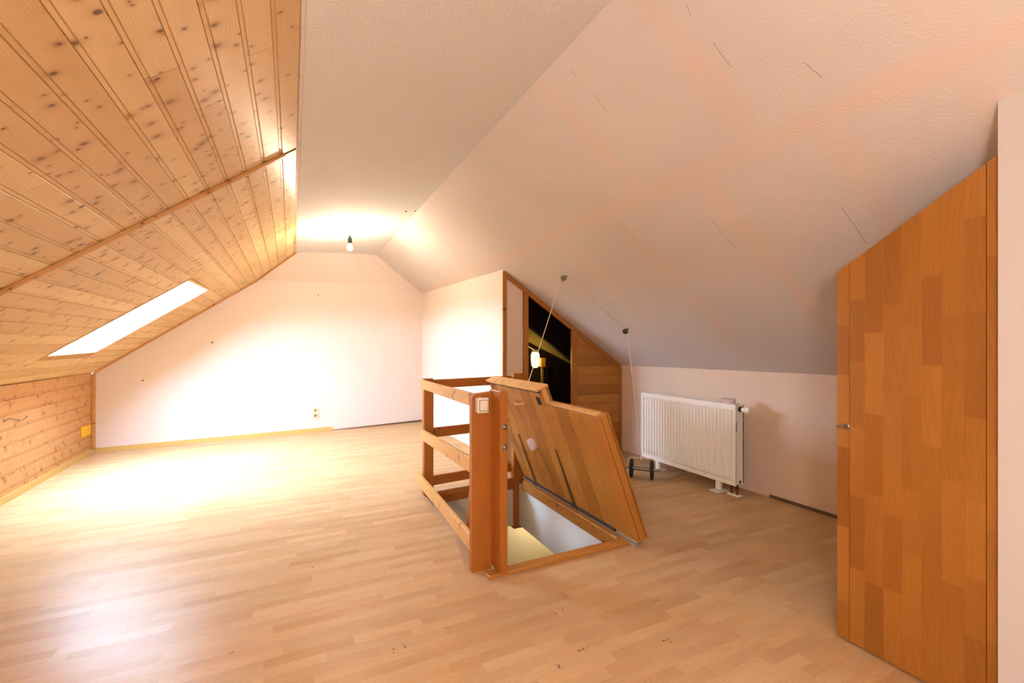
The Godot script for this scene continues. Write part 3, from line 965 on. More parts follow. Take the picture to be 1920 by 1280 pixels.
	tag(commit(st, "stair_handrail", orange[0]), "inclined wooden stair handrail rising out of the hatch behind the railing", "handrail")

# ---------------------------------------------------------------- railing
func build_railing():
	var at := Vector3(0.86, 0, -2.2)
	var r := thing("stair_railing", at)
	tag(r, "brown wooden railing with three rails round the open stair hatch", "railing")
	var st := surf()
	# broad board in front, its upper left corner rounded
	var poly := [Vector3(0.809, 0, -2.168), Vector3(0.809, 0.905, -2.168)]
	for i in range(1, 7):
		var w := PI / 2 * i / 6.0
		poly.append(Vector3(0.834 - 0.025 * cos(w), 0.918 + 0.025 * sin(w), -2.168))
	poly.append(Vector3(0.920, 0.950, -2.168))
	poly.append(Vector3(0.920, 0, -2.168))
	slab(st, poly, Vector3(0, 0, -0.036), Vector3(0, 1, 0), Vector3(1, 0, 1), ruo())
	into(r, st, "front_board", M.post)
	st = surf()
	beam(st, Vector3(0.941, 0.02, -2.122), Vector3(0.941, 0.962, -2.122), 0.042, 0.145, Vector3.RIGHT, 0.004, ruo())
	into(r, st, "post", M.post)
	st = surf()
	beam(st, Vector3(0.919, -0.40, -3.474), Vector3(0.919, 0.932, -3.474), 0.076, 0.062, Vector3.RIGHT, 0.004, ruo())
	into(r, st, "post", M.post)
	st = surf()
	beam(st, Vector3(1.765, -0.45, -3.560), Vector3(1.765, 0.946, -3.560), 0.10, 0.062, Vector3.RIGHT, 0.004, ruo())
	into(r, st, "post", M.post)
	for k in [[0.910, 0.890, 0.068, -3.446, -2.206, 0.866], [0.558, 0.491, 0.08, -3.446, -2.206, 0.866], [0.145, 0.142, 0.084, -3.53, -2.206, 0.842]]:
		st = surf()
		beam(st, Vector3(0.822, k[0], k[4]), Vector3(k[5], k[1], k[3]), k[2], 0.026, Vector3.UP, 0.003, ruo())
		into(r, st, "rail", M.skylit_pale_wood)
	for k in [[0.880, 0.072], [0.481, 0.078], [0.088, 0.078]]:
		st = surf()
		beam(st, Vector3(0.885, k[0], -3.518), Vector3(1.81, k[0] + 0.006, -3.606), k[1], 0.026, Vector3.UP, 0.003, ruo())
		into(r, st, "rail", M.post)
	for y in [0.778, 0.674]:
		st = surf()
		lathe(st, y_to(Vector3(0, 0, 1), Vector3(0.945, y, -2.05)), [Vector2(0.0165, 0.0), Vector2(0.0165, 0.002), Vector2(0.013, 0.003), Vector2(0.011, 0.008), Vector2(0.006, 0.011), Vector2(0.0, 0.0115)], 18)
		into(r, st, "bolt", M.steel)
	# switch on the board
	var s := thing("light_switch", Vector3(0.858, 0.884, -2.168))
	tag(s, "white surface-mounted rocker light switch on the railing's front board", "switch")
	st = surf()
	cbox(st, Transform3D(Basis(), Vector3(0.858, 0.884, -2.1475)), Vector3(0.064, 0.080, 0.040), 0.004)
	lathe(st, y_to(Vector3(0, 1, 0), Vector3(0.846, 0.922, -2.15)), [Vector2(0.007, 0), Vector2(0.007, 0.006), Vector2(0.0, 0.007)], 10)
	into(s, st, "box", M.plastic)
	st = surf()
	cbox(st, Transform3D(Basis(Vector3(1, 0, 0), 0.05), Vector3(0.860, 0.884, -2.1275)), Vector3(0.044, 0.054, 0.008), 0.002)
	into(s, st, "rocker", M.plastic)
	st = surf()
	cbox(st, Transform3D(Basis(), Vector3(0.860, 0.884, -2.1272)), Vector3(0.048, 0.058, 0.0012), 0.0003)
	into(s, st, "gap", M.mark)

# ---------------------------------------------------------------- trapdoor
const TO := Vector3(1.805, 0.02, 0)
const TV := Vector3(-0.359, 0.9333, 0)        # up the leaf
const TN := Vector3(-0.9333, -0.359, 0)       # out of the underside, towards the viewer
func tp(s: float, z: float, off := 0.0) -> Vector3: return TO + TV * s + TN * off + Vector3(0, 0, z)

func build_trapdoor():
	var o := thing("trapdoor", Vector3(1.805, 0.02, -2.75))
	tag(o, "heavy pine trapdoor standing half open on the cord above the stair hatch", "trapdoor")
	var seams := [-3.525, -3.394, -3.236, -3.089, -2.942, -2.80, -2.635, -2.489, -2.335, -2.206, -2.122, -2.022]
	var prof := [[0.0016, -0.02], [0.0016, -0.003], [0.004, 0.0], [-0.004, 0.0], [-0.0016, -0.003], [-0.0016, -0.02]]
	for i in seams.size() - 1:
		var s1 := 0.925 if i < 6 else 0.818
		var st := surf()
		plank(st, tp(0.0, seams[i]), tp(0.0, seams[i + 1]), tp(s1, seams[i]), tp(s1, seams[i + 1]), TN, prof, ruo())
		into(o, st, "plank", pick(orange))
	# battens behind the planks
	var st2 := surf()
	var batten := func(s0: float, s1: float, z0: float, z1: float, d0: float, d1: float, m: Material = M.skylit_pale_wood):
		var s := surf()
		var mid := tp((s0 + s1) / 2, (z0 + z1) / 2, -(d0 + d1) / 2)
		var b := Basis(TV, Vector3(0, 0, 1), TV.cross(Vector3(0, 0, 1)))
		cbox(s, Transform3D(b, mid), Vector3(absf(s1 - s0), absf(z1 - z0), absf(d1 - d0)), 0.003, ruo())
		into(o, s, "batten", m)
	batten.call(0.0, 0.822, -2.018, -2.062, 0.0235, 0.066, orange[0])       # near end
	batten.call(0.768, 0.822, -2.064, -2.632, 0.0235, 0.066)     # upper edge of the low part
	batten.call(0.77, 0.925, -2.638, -2.69, 0.0235, 0.066)       # side of the raised part
	batten.call(0.0, 0.925, -3.48, -3.525, 0.0235, 0.066)        # far end
	batten.call(0.02, 0.07, -2.064, -3.478, 0.0235, 0.066)       # hinge edge
	var s2 := surf()
	slab(s2, [tp(0.0, -2.018, -0.068), tp(0.82, -2.018, -0.068), tp(0.82, -2.635, -0.068), tp(0.925, -2.635, -0.068), tp(0.925, -3.525, -0.068), tp(0.0, -3.525, -0.068)], -TN * 0.012, TV, Vector3(0, 0, 1))
	into(o, s2, "top_board", M.floor_board if M.has("floor_board") else orange[1])
	# cap on the raised edge with its dark strip
	s2 = surf()
	cbox(s2, Transform3D(Basis(Vector3(0, 0, 1), TN, Vector3(0, 0, 1).cross(TN)), tp(0.938, -3.08, -0.028)), Vector3(0.92, 0.098, 0.022), 0.004, ruo())
	into(o, s2, "cap_board", M.skylit_pale_wood)
	s2 = surf()
	cbox(s2, Transform3D(Basis(Vector3(0, 0, 1), TN, Vector3(0, 0, 1).cross(TN)), tp(0.922, -3.08, 0.009)), Vector3(0.915, 0.016, 0.008), 0.001)
	into(o, s2, "edge_strip", M.dark_metal)
	# notch for the latch
	s2 = surf()
	cbox(s2, Transform3D(Basis(TV, Vector3(0, 0, 1), TV.cross(Vector3(0, 0, 1))), tp(0.845, -2.685, 0.0005)), Vector3(0.06, 0.055, 0.004), 0.001)
	into(o, s2, "latch_slot", M.black)
	# handle: a wooden bow
	s2 = surf()
	var pts := []
	for i in 13:
		var w := PI * i / 12.0
		pts.append(tp(0.795, -3.0 - 0.062 * cos(w), 0.001 + 0.036 * sin(w)) )
	tube(s2, pts, 0.0075, 10)
	into(o, s2, "handle", pine[0])
	# strap hinges
	for z in [-3.27, -2.68]:
		s2 = surf()
		hexa(s2, [tp(0.0, z - 0.018, 0.0), tp(0.0, z + 0.018, 0.0), tp(0.0, z + 0.018, 0.005), tp(0.0, z - 0.018, 0.005)], [tp(0.47, z - 0.008, 0.0), tp(0.47, z + 0.008, 0.0), tp(0.47, z + 0.008, 0.004), tp(0.47, z - 0.008, 0.004)])
		var h := into(o, s2, "strap_hinge", M.brass)
		s2 = surf()
		tube(s2, [tp(-0.004, z - 0.045, 0.006), tp(-0.004, z + 0.045, 0.006)], 0.009, 10)
		into(h, s2, "knuckle", M.dark_metal)
	s2 = surf()
	beam(s2, tp(0.008, -3.45, 0.006), tp(0.008, -2.22, 0.006), 0.02, 0.012, TV, 0.003)
	into(o, s2, "edge_rail", M.dark_metal)
	s2 = surf()
	beam(s2, tp(0.003, -2.20, 0.003), tp(0.003, -2.03, 0.003), 0.012, 0.006, TV, 0.001)
	into(o, s2, "edge_plate", M.grey_strip)
	# plastic disc screwed to the underside
	var d := thing("plastic_disc", tp(0.434, -3.035))
	tag(d, "round white plastic disc fixed to the underside of the trapdoor", "disc")
	s2 = surf()
	lathe(s2, y_to(TN, tp(0.434, -3.035, 0.001)), [Vector2(0.050, 0), Vector2(0.050, 0.012), Vector2(0.047, 0.014), Vector2(0.050, 0.016), Vector2(0.050, 0.026), Vector2(0.044, 0.032), Vector2(0.016, 0.033), Vector2(0.014, 0.031), Vector2(0, 0.031)], 28)
	into(d, s2, "body", M.lilac)
	s2 = surf()
	for k in 3:
		var w := TAU * k / 3.0 + 0.4
		lathe(s2, y_to(TN, tp(0.434 + 0.008 * cos(w), -3.035 + 0.008 * sin(w), 0.032)), [Vector2(0.0025, 0), Vector2(0.0025, 0.0012), Vector2(0, 0.0012)], 8)
	into(d, s2, "slot", M.mark)

# ---------------------------------------------------------------- cord, pulleys, counterweight
const P1 := Vector3(2.075, 1.790, -3.270)
const P2 := Vector3(2.735, 1.330, -3.232)
const PW := Vector3(2.758, 0.190, -3.045)

func pulley(at: Vector3, label: String, m: Material):
	var up := Vector3(0.568, 0.823, -0.017)
	var p := thing("pulley", at)
	tag(p, label, "pulley", "pulleys on the papered slope")
	var axis := Vector3(-0.28, 0.17, 0.94).normalized()
	var st := surf()
	lathe(st, y_to(axis, at - axis * 0.009), [Vector2(0, 0), Vector2(0.024, 0), Vector2(0.024, 0.004), Vector2(0.018, 0.009), Vector2(0.024, 0.014), Vector2(0.024, 0.018), Vector2(0, 0.018)], 20)
	into(p, st, "wheel", m)
	st = surf()
	var foot := Vector3(at.x + up.x * 0.06, 0, at.z)
	foot.y = sy(foot.x, foot.z)
	for s in [-1.0, 1.0]:
		beam(st, at + axis * 0.013 * s - up * 0.008, foot - up * 0.014 + axis * 0.010 * s, 0.014, 0.003, axis.cross(up), 0.001)
	tube(st, [at - axis * 0.016, at + axis * 0.016], 0.004, 8)
	tube(st, [foot - up * 0.018, foot - up * 0.0005], 0.007, 8)
	into(p, st, "bracket", M.steel)

func build_hoist():
	pulley(P1, "pale metal pulley high on the papered slope above the trapdoor", M.steel)
	pulley(P2, "dark pulley lower on the papered slope above the counterweight", M.rubber)
	var st := surf()
	tube(st, [tp(0.952, -2.83, -0.03), P1 + Vector3(-0.02, -0.008, 0)], 0.0036, 6)
	tube(st, [P1 + Vector3(0.012, 0.018, 0), P2 + Vector3(-0.008, 0.020, 0)], 0.0036, 6)
	tube(st, [P2 + Vector3(0.016, -0.014, 0.01), PW + Vector3(0, 0.0145, 0)], 0.0036, 6)
	var c := commit(st, "hoist_cord", M.rope)
	tag(c, "thin cream cord running from trapdoor over two pulleys to counterweight", "cord")
	# counterweight: bar with two black wheels
	var a := Vector3(2.703, 0.086, -3.111)
	var b := Vector3(2.822, 0.086, -2.979)
	var ax := (b - a).normalized()
	var o := thing("counterweight", Vector3(2.76, 0, -3.045))
	tag(o, "dumbbell-like counterweight with two black wheels on the floor by the radiator", "weight")
	st = surf()
	tube(st, [a - ax * 0.085, b + ax * 0.085], 0.011, 12)
	tube(st, [a + ax * 0.012, b - ax * 0.012], 0.017, 14)
	into(o, st, "bar", M.steel)
	for q in [a, b]:
		st = surf()
		lathe(st, y_to(ax, q - ax * 0.013), [Vector2(0, 0.002), Vector2(0.03, 0.002), Vector2(0.034, 0.0), Vector2(0.078, 0.0), Vector2(0.085, 0.006), Vector2(0.085, 0.020), Vector2(0.078, 0.026), Vector2(0.034, 0.026), Vector2(0.03, 0.024), Vector2(0, 0.024)], 36)
		into(o, st, "wheel", M.rubber)
		st = surf()
		lathe(st, y_to(ax, q - ax * 0.022), [Vector2(0, 0), Vector2(0.018, 0), Vector2(0.018, 0.044), Vector2(0, 0.044)], 14)
		into(o, st, "hub", M.steel)
	st = surf()
	var l := a - ax * 0.035
	var r := b + ax * 0.035
	tube(st, [l, l + Vector3(0, 0.06, 0) + ax * 0.008, l + Vector3(0, 0.094, 0) + ax * 0.028, (l + r) / 2 + Vector3(0, 0.100, 0), r + Vector3(0, 0.094, 0) - ax * 0.028, r + Vector3(0, 0.06, 0) - ax * 0.008, r], 0.005, 8)
	into(o, st, "wire_bail", M.rope)
	st = surf()
	lathe(st, Transform3D(Basis(), PW + Vector3(0, -0.004, 0)), [Vector2(0, -0.02), Vector2(0.012, -0.012), Vector2(0.014, 0.0), Vector2(0.008, 0.014), Vector2(0, 0.018)], 12)
	tube(st, [PW, PW + Vector3(0.004, -0.07, 0.002), PW + Vector3(0.002, -0.085, 0.008)], 0.003, 6)
	into(o, st, "knot", M.rope)
	# tail of wire on the floor
	st = surf()
	var pts := []
	for i in 14:
		var t := i / 13.0
		pts.append(Vector3(2.90 + 0.36 * t + 0.015 * sin(t * 9.0), 0.006 + 0.02 * exp(-t * 8.0), -2.93 - 0.05 * t + 0.03 * sin(t * 5.0)))
	tube(st, pts, 0.004, 6)
	tag(commit(st, "loose_wire", M.grey_strip), "loose pale wire lying on the floor under the radiator", "wire")

# ---------------------------------------------------------------- radiator
func build_radiator():
	var X := 3.062
	var D := 0.10
	var Z0 := -3.385
	var Z1 := -2.328
	var Y0 := 0.094
	var Y1 := 0.732
	var o := thing("radiator", Vector3(X + D / 2, 0, (Z0 + Z1) / 2))
	tag(o, "white ribbed panel radiator standing before the pink knee wall", "radiator")
	var st := surf()
	# front panel with flutes: border flat, flutes raised and rounded off at both ends
	var nfl := 29
	var brd := 0.022
	var pz := (Z1 - Z0 - 2 * brd) / nfl
	var yb0 := Y0 + 0.032
	var yb1 := Y1 - 0.042
	var front := func(z: float, y: float, h: float) -> Vector3: return Vector3(X - h, y, z)
	var fl := func(pts: Array): flat_face(st, pts, Vector3(-1, 0, 0))
	fl.call([front.call(Z0, Y0, 0), front.call(Z1, Y0, 0), front.call(Z1, yb0, 0), front.call(Z0, yb0, 0)])
	fl.call([front.call(Z0, yb1, 0), front.call(Z1, yb1, 0), front.call(Z1, Y1, 0), front.call(Z0, Y1, 0)])
	fl.call([front.call(Z0, yb0, 0), front.call(Z0 + brd, yb0, 0), front.call(Z0 + brd, yb1, 0), front.call(Z0, yb1, 0)])
	fl.call([front.call(Z1 - brd, yb0, 0), front.call(Z1, yb0, 0), front.call(Z1, yb1, 0), front.call(Z1 - brd, yb1, 0)])
	var e := 0.020
	for i in nfl:
		var z := Z0 + brd + i * pz
		var cs := [[0.0, 0.0], [pz * 0.12, 0.0], [pz * 0.24, 0.013], [pz * 0.76, 0.013], [pz * 0.88, 0.0], [pz, 0.0]]
		for k in 5:
			var c0: Array = cs[k]
			var c1: Array = cs[k + 1]
			var za: float = z + c0[0]
			var zc: float = z + c1[0]
			fl.call([front.call(za, yb0 + e, c0[1]), front.call(zc, yb0 + e, c1[1]), front.call(zc, yb1 - e, c1[1]), front.call(za, yb1 - e, c0[1])])
			fl.call([front.call(za, yb0, 0.0), front.call(zc, yb0, 0.0), front.call(zc, yb0 + e, c1[1]), front.call(za, yb0 + e, c0[1])])
			fl.call([front.call(za, yb1 - e, c0[1]), front.call(zc, yb1 - e, c1[1]), front.call(zc, yb1, 0.0), front.call(za, yb1, 0.0)])
	into(o, st, "front_panel", M.white)
	st = surf()
	slab(st, [Vector3(X + 0.001, Y0, Z0), Vector3(X + 0.001, Y1, Z0), Vector3(X + 0.001, Y1, Z1), Vector3(X + 0.001, Y0, Z1)], Vector3(0.012, 0, 0))
	slab(st, [Vector3(X + D - 0.012, Y0, Z0), Vector3(X + D - 0.012, Y1, Z0), Vector3(X + D - 0.012, Y1, Z1), Vector3(X + D - 0.012, Y0, Z1)], Vector3(0.012, 0, 0))
	into(o, st, "back_panel", M.white)
	for z in [Z0 + 0.006, Z1 - 0.006]:
		st = surf()
		cbox(st, Transform3D(Basis(), Vector3(X + D / 2 + 0.004, (Y0 + Y1) / 2 + 0.004, z)), Vector3(D - 0.006, Y1 - Y0 - 0.012, 0.012), 0.003)
		into(o, st, "side_cover", M.white)
	st = surf()
	for k in 40:
		var z := Z0 + 0.02 + (Z1 - Z0 - 0.04) * k / 39.0
		cbox(st, Transform3D(Basis(), Vector3(X + D / 2, Y1 - 0.006, z)), Vector3(D - 0.024, 0.006, 0.008), 0.001)
	into(o, st, "top_grille", M.white)
	for y in [0.56]:
		for x in [X + 0.010, X + D - 0.008]:
			st = surf()
			cbox(st, Transform3D(Basis(), Vector3(x, y, Z1 + 0.001)), Vector3(0.006, 0.075, 0.002), 0.0005)
			into(o, st, "side_slot", M.mark)
	# thermostat head
	st = surf()
	var vx := Vector3(X + 0.052, 0.695, Z1)
	lathe(st, y_to(Vector3(0, 0, 1), vx), [Vector2(0.0, 0), Vector2(0.021, 0), Vector2(0.021, 0.022), Vector2(0, 0.022)], 18)
	var v := into(o, st, "valve_collar", M.rubber)
	st = surf()
	var prof := [Vector2(0.016, 0.020), Vector2(0.019, 0.024), Vector2(0.019, 0.044), Vector2(0.024, 0.048), Vector2(0.024, 0.078), Vector2(0.019, 0.086), Vector2(0, 0.087)]
	lathe(st, y_to(Vector3(0, 0, 1), vx), prof, 24)
	for k in 12:
		var w := TAU * k / 12.0
		cbox(st, Transform3D(Basis(Vector3(0, 0, 1), w), vx + Vector3(cos(w), sin(w), 0) * 0.0245 + Vector3(0, 0, 0.064)), Vector3(0.003, 0.004, 0.03), 0.001)
	into(o, st, "valve_knob", M.white)
	st = surf()
	lathe(st, y_to(Vector3(0, 0, 1), Vector3(X + 0.055, Y0 + 0.028, Z1)), [Vector2(0.0, 0.004), Vector2(0.010, 0.004), Vector2(0.013, 0.0)], 12)
	into(o, st, "bleed_plug", M.copper)
	# feet
	for z in [-2.515, -3.20]:
		st = surf()
		cbox(st, Transform3D(Basis(), Vector3(X + 0.045, 0.055, z)), Vector3(0.03, 0.09, 0.045), 0.003)
		cbox(st, Transform3D(Basis(), Vector3(X + 0.045, 0.004, z)), Vector3(0.13, 0.008, 0.085), 0.002)
		into(o, st, "foot", M.white)
	for z in [-2.40, -2.352]:
		st = surf()
		tube(st, [Vector3(X + 0.052, 0.012, z), Vector3(X + 0.052, Y0 + 0.02, z)], 0.0085, 10)
		lathe(st, Transform3D(Basis(), Vector3(X + 0.052, 0.052, z)), [Vector2(0.0, 0), Vector2(0.013, 0), Vector2(0.013, 0.02), Vector2(0.0, 0.02)], 6)
		into(o, st, "pipe", M.copper)
	st = surf()
	cbox(st, Transform3D(Basis(), Vector3(X + 0.052, 0.008, -2.376)), Vector3(0.05, 0.014, 0.11), 0.005)
	into(o, st, "pipe_cover", M.white)
	# round box left on top
	var b := thing("round_box", Vector3(X + 0.045, Y1, -2.425))
	tag(b, "round lilac plastic tub lying on top of the radiator", "tub")
	st = surf()
	lathe(st, Transform3D(Basis(), Vector3(X + 0.045, Y1 + 0.0005, -2.425)), [Vector2(0, 0), Vector2(0.048, 0), Vector2(0.050, 0.003), Vector2(0.050, 0.017), Vector2(0.048, 0.019)], 28)
	into(b, st, "body", M.lilac)
	st = surf()
	lathe(st, Transform3D(Basis(), Vector3(X + 0.045, Y1 + 0.0005, -2.425)), [Vector2(0.044, 0.019), Vector2(0.054, 0.020), Vector2(0.054, 0.033), Vector2(0.050, 0.036), Vector2(0, 0.036)], 28)
	into(b, st, "lid", M.lilac)

# ---------------------------------------------------------------- door
func build_door():
	var o := Node3D.new()
	o.name = "door_1"
	o.position = Vector3(1.985, 0.012, -0.56)
	add_child(o)
	tag(o, "open beech block-patterned door with a slanted top beside the pink partition", "door", "", "structure")
	var cols := [-1.041, -0.996, -0.943, -0.883, -0.826, -0.769, -0.715, -0.657, -0.605, -0.552]
	var top := func(z: float) -> float: return 1.5 + (z + 1.041) * 0.655
	var x := 1.985
	var st := surf()
	slab(st, [Vector3(x + 0.006, 0.012, -1.041), Vector3(x + 0.006, top.call(-1.041), -1.041), Vector3(x + 0.006, top.call(-0.552), -0.552), Vector3(x + 0.006, 0.012, -0.552)], Vector3(0.034, 0, 0), Vector3(0, 1, 0), Vector3(0, 0, 1))
	into(o, st, "leaf", beech[1])
	var prof := [[0.0001, -0.006], [0.0001, -0.0004], [0.0006, 0.0], [-0.0006, 0.0], [-0.0001, -0.0004], [-0.0001, -0.006]]
	var last := -1
	for c in cols.size() - 1:
		var z0: float = cols[c]
		var z1: float = cols[c + 1]
		if c == 0: z1 -= 0.0015
		if c == 7: z1 -= 0.002
		var y := 0.012
		var hlim: float = top.call(z0)
		var step := rng.randf_range(0.08, 0.32)
		while y < hlim - 0.001:
			var y1 := minf(y + step, hlim)
			if hlim - y1 < 0.07: y1 = hlim
			var k := rng.randi() % 5
			if k == last: k = (k + 1) % 5
			last = k
			st = surf()
			var ya := y1
			var yb := y1
			if y1 >= hlim: yb = top.call(z1)
			plank(st, Vector3(x, y, z0), Vector3(x, y, z1), Vector3(x, ya, z0), Vector3(x, yb, z1), Vector3(-1, 0, 0), prof, ruo())
			into(o, st, "stave", beech[k])
			y = y1
			step = rng.randf_range(0.17, 0.36)
	st = surf()
	var hp := Vector3(x, 0.872, -1.008)
	lathe(st, y_to(Vector3(-1, 0, 0), hp), [Vector2(0.013, -0.001), Vector2(0.013, 0.002), Vector2(0.010, 0.004), Vector2(0.005, 0.004), Vector2(0.005, 0.014), Vector2(0, 0.014)], 18)
	tube(st, [hp + Vector3(-0.012, 0, 0), hp + Vector3(-0.014, -0.002, -0.018), hp + Vector3(-0.012, -0.003, -0.03)], 0.0045, 8)
	into(o, st, "handle", M.steel)

# ---------------------------------------------------------------- small things
func build_small_things():
	# double socket on the gable wall
	var n := Vector3(0.103, 0, 0.9947)
	var u := Vector3(0.9947, 0, -0.103)
	var at := Vector3(0.173, 0.262, zb(0.173)) + n * 0.001
	var o := thing("double_socket", at)
	tag(o, "ivory double power socket low on the gable wall", "socket")
	var bs := Basis(u, Vector3.UP, n)
	var st := surf()
	cbox(st, Transform3D(bs, at + n * 0.006), Vector3(0.08, 0.15, 0.012), 0.003)
	into(o, st, "plate", M.ivory)
	for s in [-0.036, 0.036]:
		st = surf()
		lathe(st, y_to(n, at + n * 0.0122 + Vector3(0, s, 0)), [Vector2(0.024, 0.0), Vector2(0.024, 0.0015), Vector2(0.021, 0.0015), Vector2(0.020, -0.004), Vector2(0, -0.004)], 24)
		lathe(st, y_to(n, at + n * 0.010 + Vector3(0, s, 0)), [Vector2(0.019, 0.003), Vector2(0, 0.003)], 24)
		var so := into(o, st, "socket", mat("socket_well", Color(0.62, 0.56, 0.38), 0.5))
		st = surf()
		for k in [-0.0095, 0.0095]:
			lathe(st, y_to(n, at + n * 0.0133 + Vector3(0, s, 0) + u * k), [Vector2(0.003, 0.0002), Vector2(0, 0.0002)], 8)
		into(so, st, "hole", M.black)
	# yellow plate on the knee wall
	st = surf()
	var yc := Vector3(xl(-6.2) + 0.012, 0.282, -6.2)
	cbox(st, Transform3D(Basis(Vector3(0, 1, 0), -0.0366), yc), Vector3(0.014, 0.11, 0.19), 0.004)
	tag(commit(st, "yellow_plate", M.yellow), "small yellow plate on the boards in the far left corner", "plate")
	# hook and nail holes on the gable wall
	st = surf()
	var hk := Vector3(-1.002, 1.235, zb(-1.002))
	lathe(st, y_to(n, hk), [Vector2(0.016, 0.0), Vector2(0.014, 0.006), Vector2(0, 0.008)], 12)
	tube(st, [hk + n * 0.006, hk + n * 0.022 + Vector3(0, -0.004, 0), hk + n * 0.026 + Vector3(0, 0.01, 0)], 0.003, 6)
	tag(commit(st, "wall_hook", M.steel), "small metal hook alone on the left half of the gable wall", "hook")
	for k in [[-1.668, 0.79, "tiny nail low on the gable wall near the left corner"], [0.21, 1.90, "tiny dark nail high on the gable wall under the bulb"]]:
		st = surf()
		lathe(st, y_to(n, Vector3(k[0], k[1], zb(k[0]))), [Vector2(0.008, 0.0), Vector2(0.007, 0.004), Vector2(0, 0.005)], 10)
		tag(commit(st, "nail", M.mark), k[2], "nail", "nails in the gable wall")
	for k in [0.924, 1.018]:
		st = surf()
		lathe(st, y_to(Vector3(0, -1, 0), Vector3(k, 2.5145 + (k - 0.924) * 0.17, -4.32)), [Vector2(0.006, -0.01), Vector2(0.006, 0.006), Vector2(0, 0.007)], 10)
		tag(commit(st, "screw", M.mark), ["small dark screw in the ceiling, the one nearer the bulb", "small dark screw in the ceiling right beside the papered slope"][1 if k > 1.0 else 0], "screw", "screws in the ceiling")
	# loose thin wire hanging from the boards on the left
	st = surf()
	var pts := []
	for i in 12:
		var t := i / 11.0
		var z := -4.66 - 0.34 * t
		pts.append(Vector3(xl(z) + 0.006, 0.622 + 0.016 * sin(t * 7.0) - 0.02 * t, z))
	tube(st, pts, 0.0032, 6)
	tag(commit(st, "short_wire", M.steel), "short curled wire on the boards of the left knee wall", "wire")
	# scuffs and drips on the floor in front of the hatch
	st = surf()
	var r := RandomNumberGenerator.new()
	r.seed = 5
	for k in [[1.0, -1.44, 0.0], [0.86, -1.40, 0.01], [1.52, -1.55, 0.02], [1.33, -1.33, 0.012], [0.72, -1.05, 0.006], [-0.25, -2.02, 0.004], [1.98, -1.88, 0.008], [0.05, -2.6, 0.004], [0.35, -1.75, 0.004], [1.05, -1.68, 0.006]]:
		for i in 5:
			var q := Vector3(k[0] + r.randf_range(-0.03, 0.03), 0.0002, k[1] + r.randf_range(-0.015, 0.015))
			var rr := r.randf_range(0.0008, 0.0035)
			lathe(st, Transform3D(Basis().scaled(Vector3(r.randf_range(1.0, 2.2), 1, 0.8)), q), [Vector2(rr, 0.0), Vector2(rr * 0.8, 0.0004), Vector2(0, 0.0005)], 7)
	var sc := commit(st, "paint_specks", M.mark)
	tag(sc, "scattered dark specks and scuffs on the floor in front of the hatch", "specks", "", "stuff")

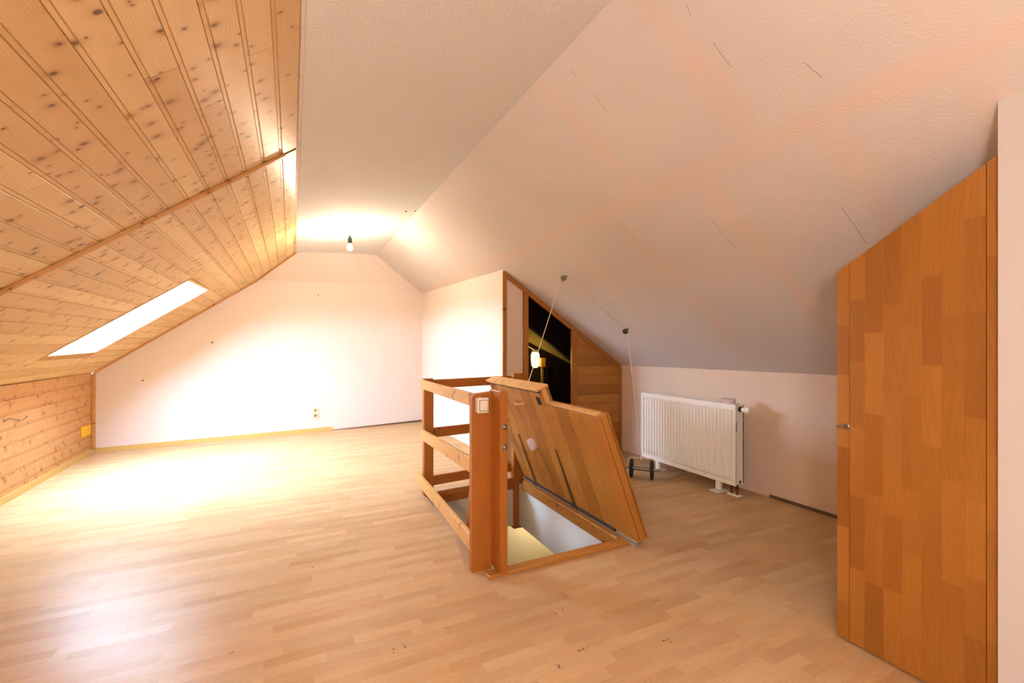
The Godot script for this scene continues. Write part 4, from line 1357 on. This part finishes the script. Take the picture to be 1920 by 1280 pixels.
# ---------------------------------------------------------------- lamps
func build_lamps():
	# bare bulb from the ceiling
	var at := Vector3(0.458, wy(0, -4.9) + 0.0, -4.92)
	at.y = 2.455
	var o := thing("ceiling_bulb", at)
	tag(o, "bare glowing bulb in a black socket hanging from the ceiling", "lamp")
	var st := surf()
	var c := Vector3(0.462, 2.236, -4.93)
	lathe(st, Transform3D(Basis(), c), [Vector2(0, -0.034), Vector2(0.014, -0.031), Vector2(0.025, -0.022), Vector2(0.031, -0.008), Vector2(0.031, 0.004), Vector2(0.026, 0.018), Vector2(0.017, 0.034), Vector2(0.014, 0.046)], 24)
	into(o, st, "bulb", M.bulb)
	st = surf()
	lathe(st, Transform3D(Basis(), c + Vector3(0, 0.044, 0)), [Vector2(0, 0), Vector2(0.021, 0), Vector2(0.021, 0.055), Vector2(0.012, 0.072), Vector2(0.007, 0.086), Vector2(0, 0.086)], 20)
	into(o, st, "socket", M.rubber)
	st = surf()
	var t := c + Vector3(0, 0.128, 0)
	tube(st, [t, t + Vector3(0, 0.045, 0), t + Vector3(0.012, 0.052, 0), t + Vector3(0.035, 0.038, 0)], 0.003, 6)
	tube(st, [t + Vector3(0.035, 0.03, 0), t + Vector3(0.036, 0.06, 0), t + Vector3(0.03, 0.118, 0)], 0.003, 6)
	into(o, st, "cord", M.steel)
	st = surf()
	lathe(st, Transform3D(Basis(), at + Vector3(-0.02, 0.006, 0.0)), [Vector2(0, -0.018), Vector2(0.012, -0.014), Vector2(0.026, 0.002)], 14)
	into(o, st, "ceiling_rose", M.plastic)
	st = surf()
	cbox(st, Transform3D(Basis(Vector3(0, 0, 1), 0.3), t + Vector3(0.038, 0.034, 0)), Vector3(0.03, 0.012, 0.012), 0.003)
	into(o, st, "connector", M.plastic)
	var l := OmniLight3D.new()
	l.name = "bulb_light"
	l.light_color = Color(1.0, 0.92, 0.80)
	l.light_energy = BULB
	l.light_size = 0.03
	l.omni_range = 14.0
	l.omni_attenuation = 2.0
	l.shadow_enabled = true
	l.position = c - at
	o.add_child(l)
	# bulkhead lamp in the storage space
	var sp0 := Vector3(2.555, 1.03, -4.66)
	var s := thing("storage_lamp", sp0)
	tag(s, "glowing glass jar lamp inside the dark storage opening", "lamp")
	st = surf()
	lathe(st, Transform3D(Basis(), sp0), [Vector2(0, -0.105), Vector2(0.030, -0.098), Vector2(0.044, -0.07), Vector2(0.050, 0.0), Vector2(0.050, 0.055), Vector2(0.038, 0.085), Vector2(0, 0.09)], 20)
	into(s, st, "glass_jar", M.jar)
	st = surf()
	lathe(st, Transform3D(Basis(), sp0 + Vector3(0, 0.085, 0)), [Vector2(0.042, 0), Vector2(0.042, 0.03), Vector2(0, 0.04)], 18)
	tube(st, [sp0 + Vector3(-0.02, 0.115, 0.02), sp0 + Vector3(-0.13, 0.165, 0.04)], 0.007, 8)
	into(s, st, "holder", M.ivory)
	st = surf()
	cbox(st, Transform3D(Basis(), sp0 + Vector3(0.105, -0.04, -0.01)), Vector3(0.07, 0.11, 0.05), 0.004)
	into(s, st, "junction_box", mat("ochre_box", Color(0.72, 0.50, 0.18), 0.5))
	st = surf()
	tube(st, [sp0 + Vector3(0.085, -0.09, 0), sp0 + Vector3(0.085, -1.035, 0)], 0.006, 8)
	tube(st, [sp0 + Vector3(0.105, -0.09, 0), sp0 + Vector3(0.105, -1.035, 0)], 0.006, 8)
	into(s, st, "conduit", mat("conduit", Color(0.62, 0.52, 0.25), 0.5))
	var l2 := OmniLight3D.new()
	l2.name = "storage_light"
	l2.light_color = Color(1.0, 0.80, 0.32)
	l2.light_energy = 0.10
	l2.light_size = 0.05
	l2.omni_range = 8.0
	l2.omni_attenuation = 2.0
	l2.shadow_enabled = true
	s.add_child(l2)
	# unseen lamps: one behind the viewer for slope and ceiling, one for the stairwell
	globe("unseen_front_lamp", "unseen globe lamp behind the viewer, placed to light slope, ceiling and door", Vector3(-0.6, 1.4, 0.75), 0.18, UNSEEN_FRONT, Color(0.98, 0.98, 1.0), 0.27)
	globe("unseen_stairwell_lamp", "unseen globe lamp under the stairwell ceiling, placed to light the cream walls", Vector3(2.6, -0.55, -4.3), 0.05, 0.6, Color(1.0, 0.94, 0.82), 0.082)

func globe(called: String, label: String, at: Vector3, r: float, energy: float, col: Color, cord: float):
	var o := thing(called, at)
	tag(o, label, "lamp")
	var st := surf()
	var prof := []
	for i in 13:
		var w := -PI / 2 + PI * i / 12.0
		prof.append(Vector2(r * cos(w), r * sin(w)))
	lathe(st, Transform3D(Basis(), at), prof, 20)
	into(o, st, "bulb", M.bulb)
	st = surf()
	lathe(st, Transform3D(Basis(), at + Vector3(0, r - 0.004, 0)), [Vector2(0.022, 0), Vector2(0.022, 0.05), Vector2(0.004, 0.06), Vector2(0.004, cord)], 14)
	into(o, st, "socket", M.rubber)
	var l := OmniLight3D.new()
	l.name = "light"
	l.light_color = col
	l.light_energy = energy
	l.light_size = r
	l.omni_range = 14.0
	l.omni_attenuation = 2.0
	l.shadow_enabled = true
	o.add_child(l)
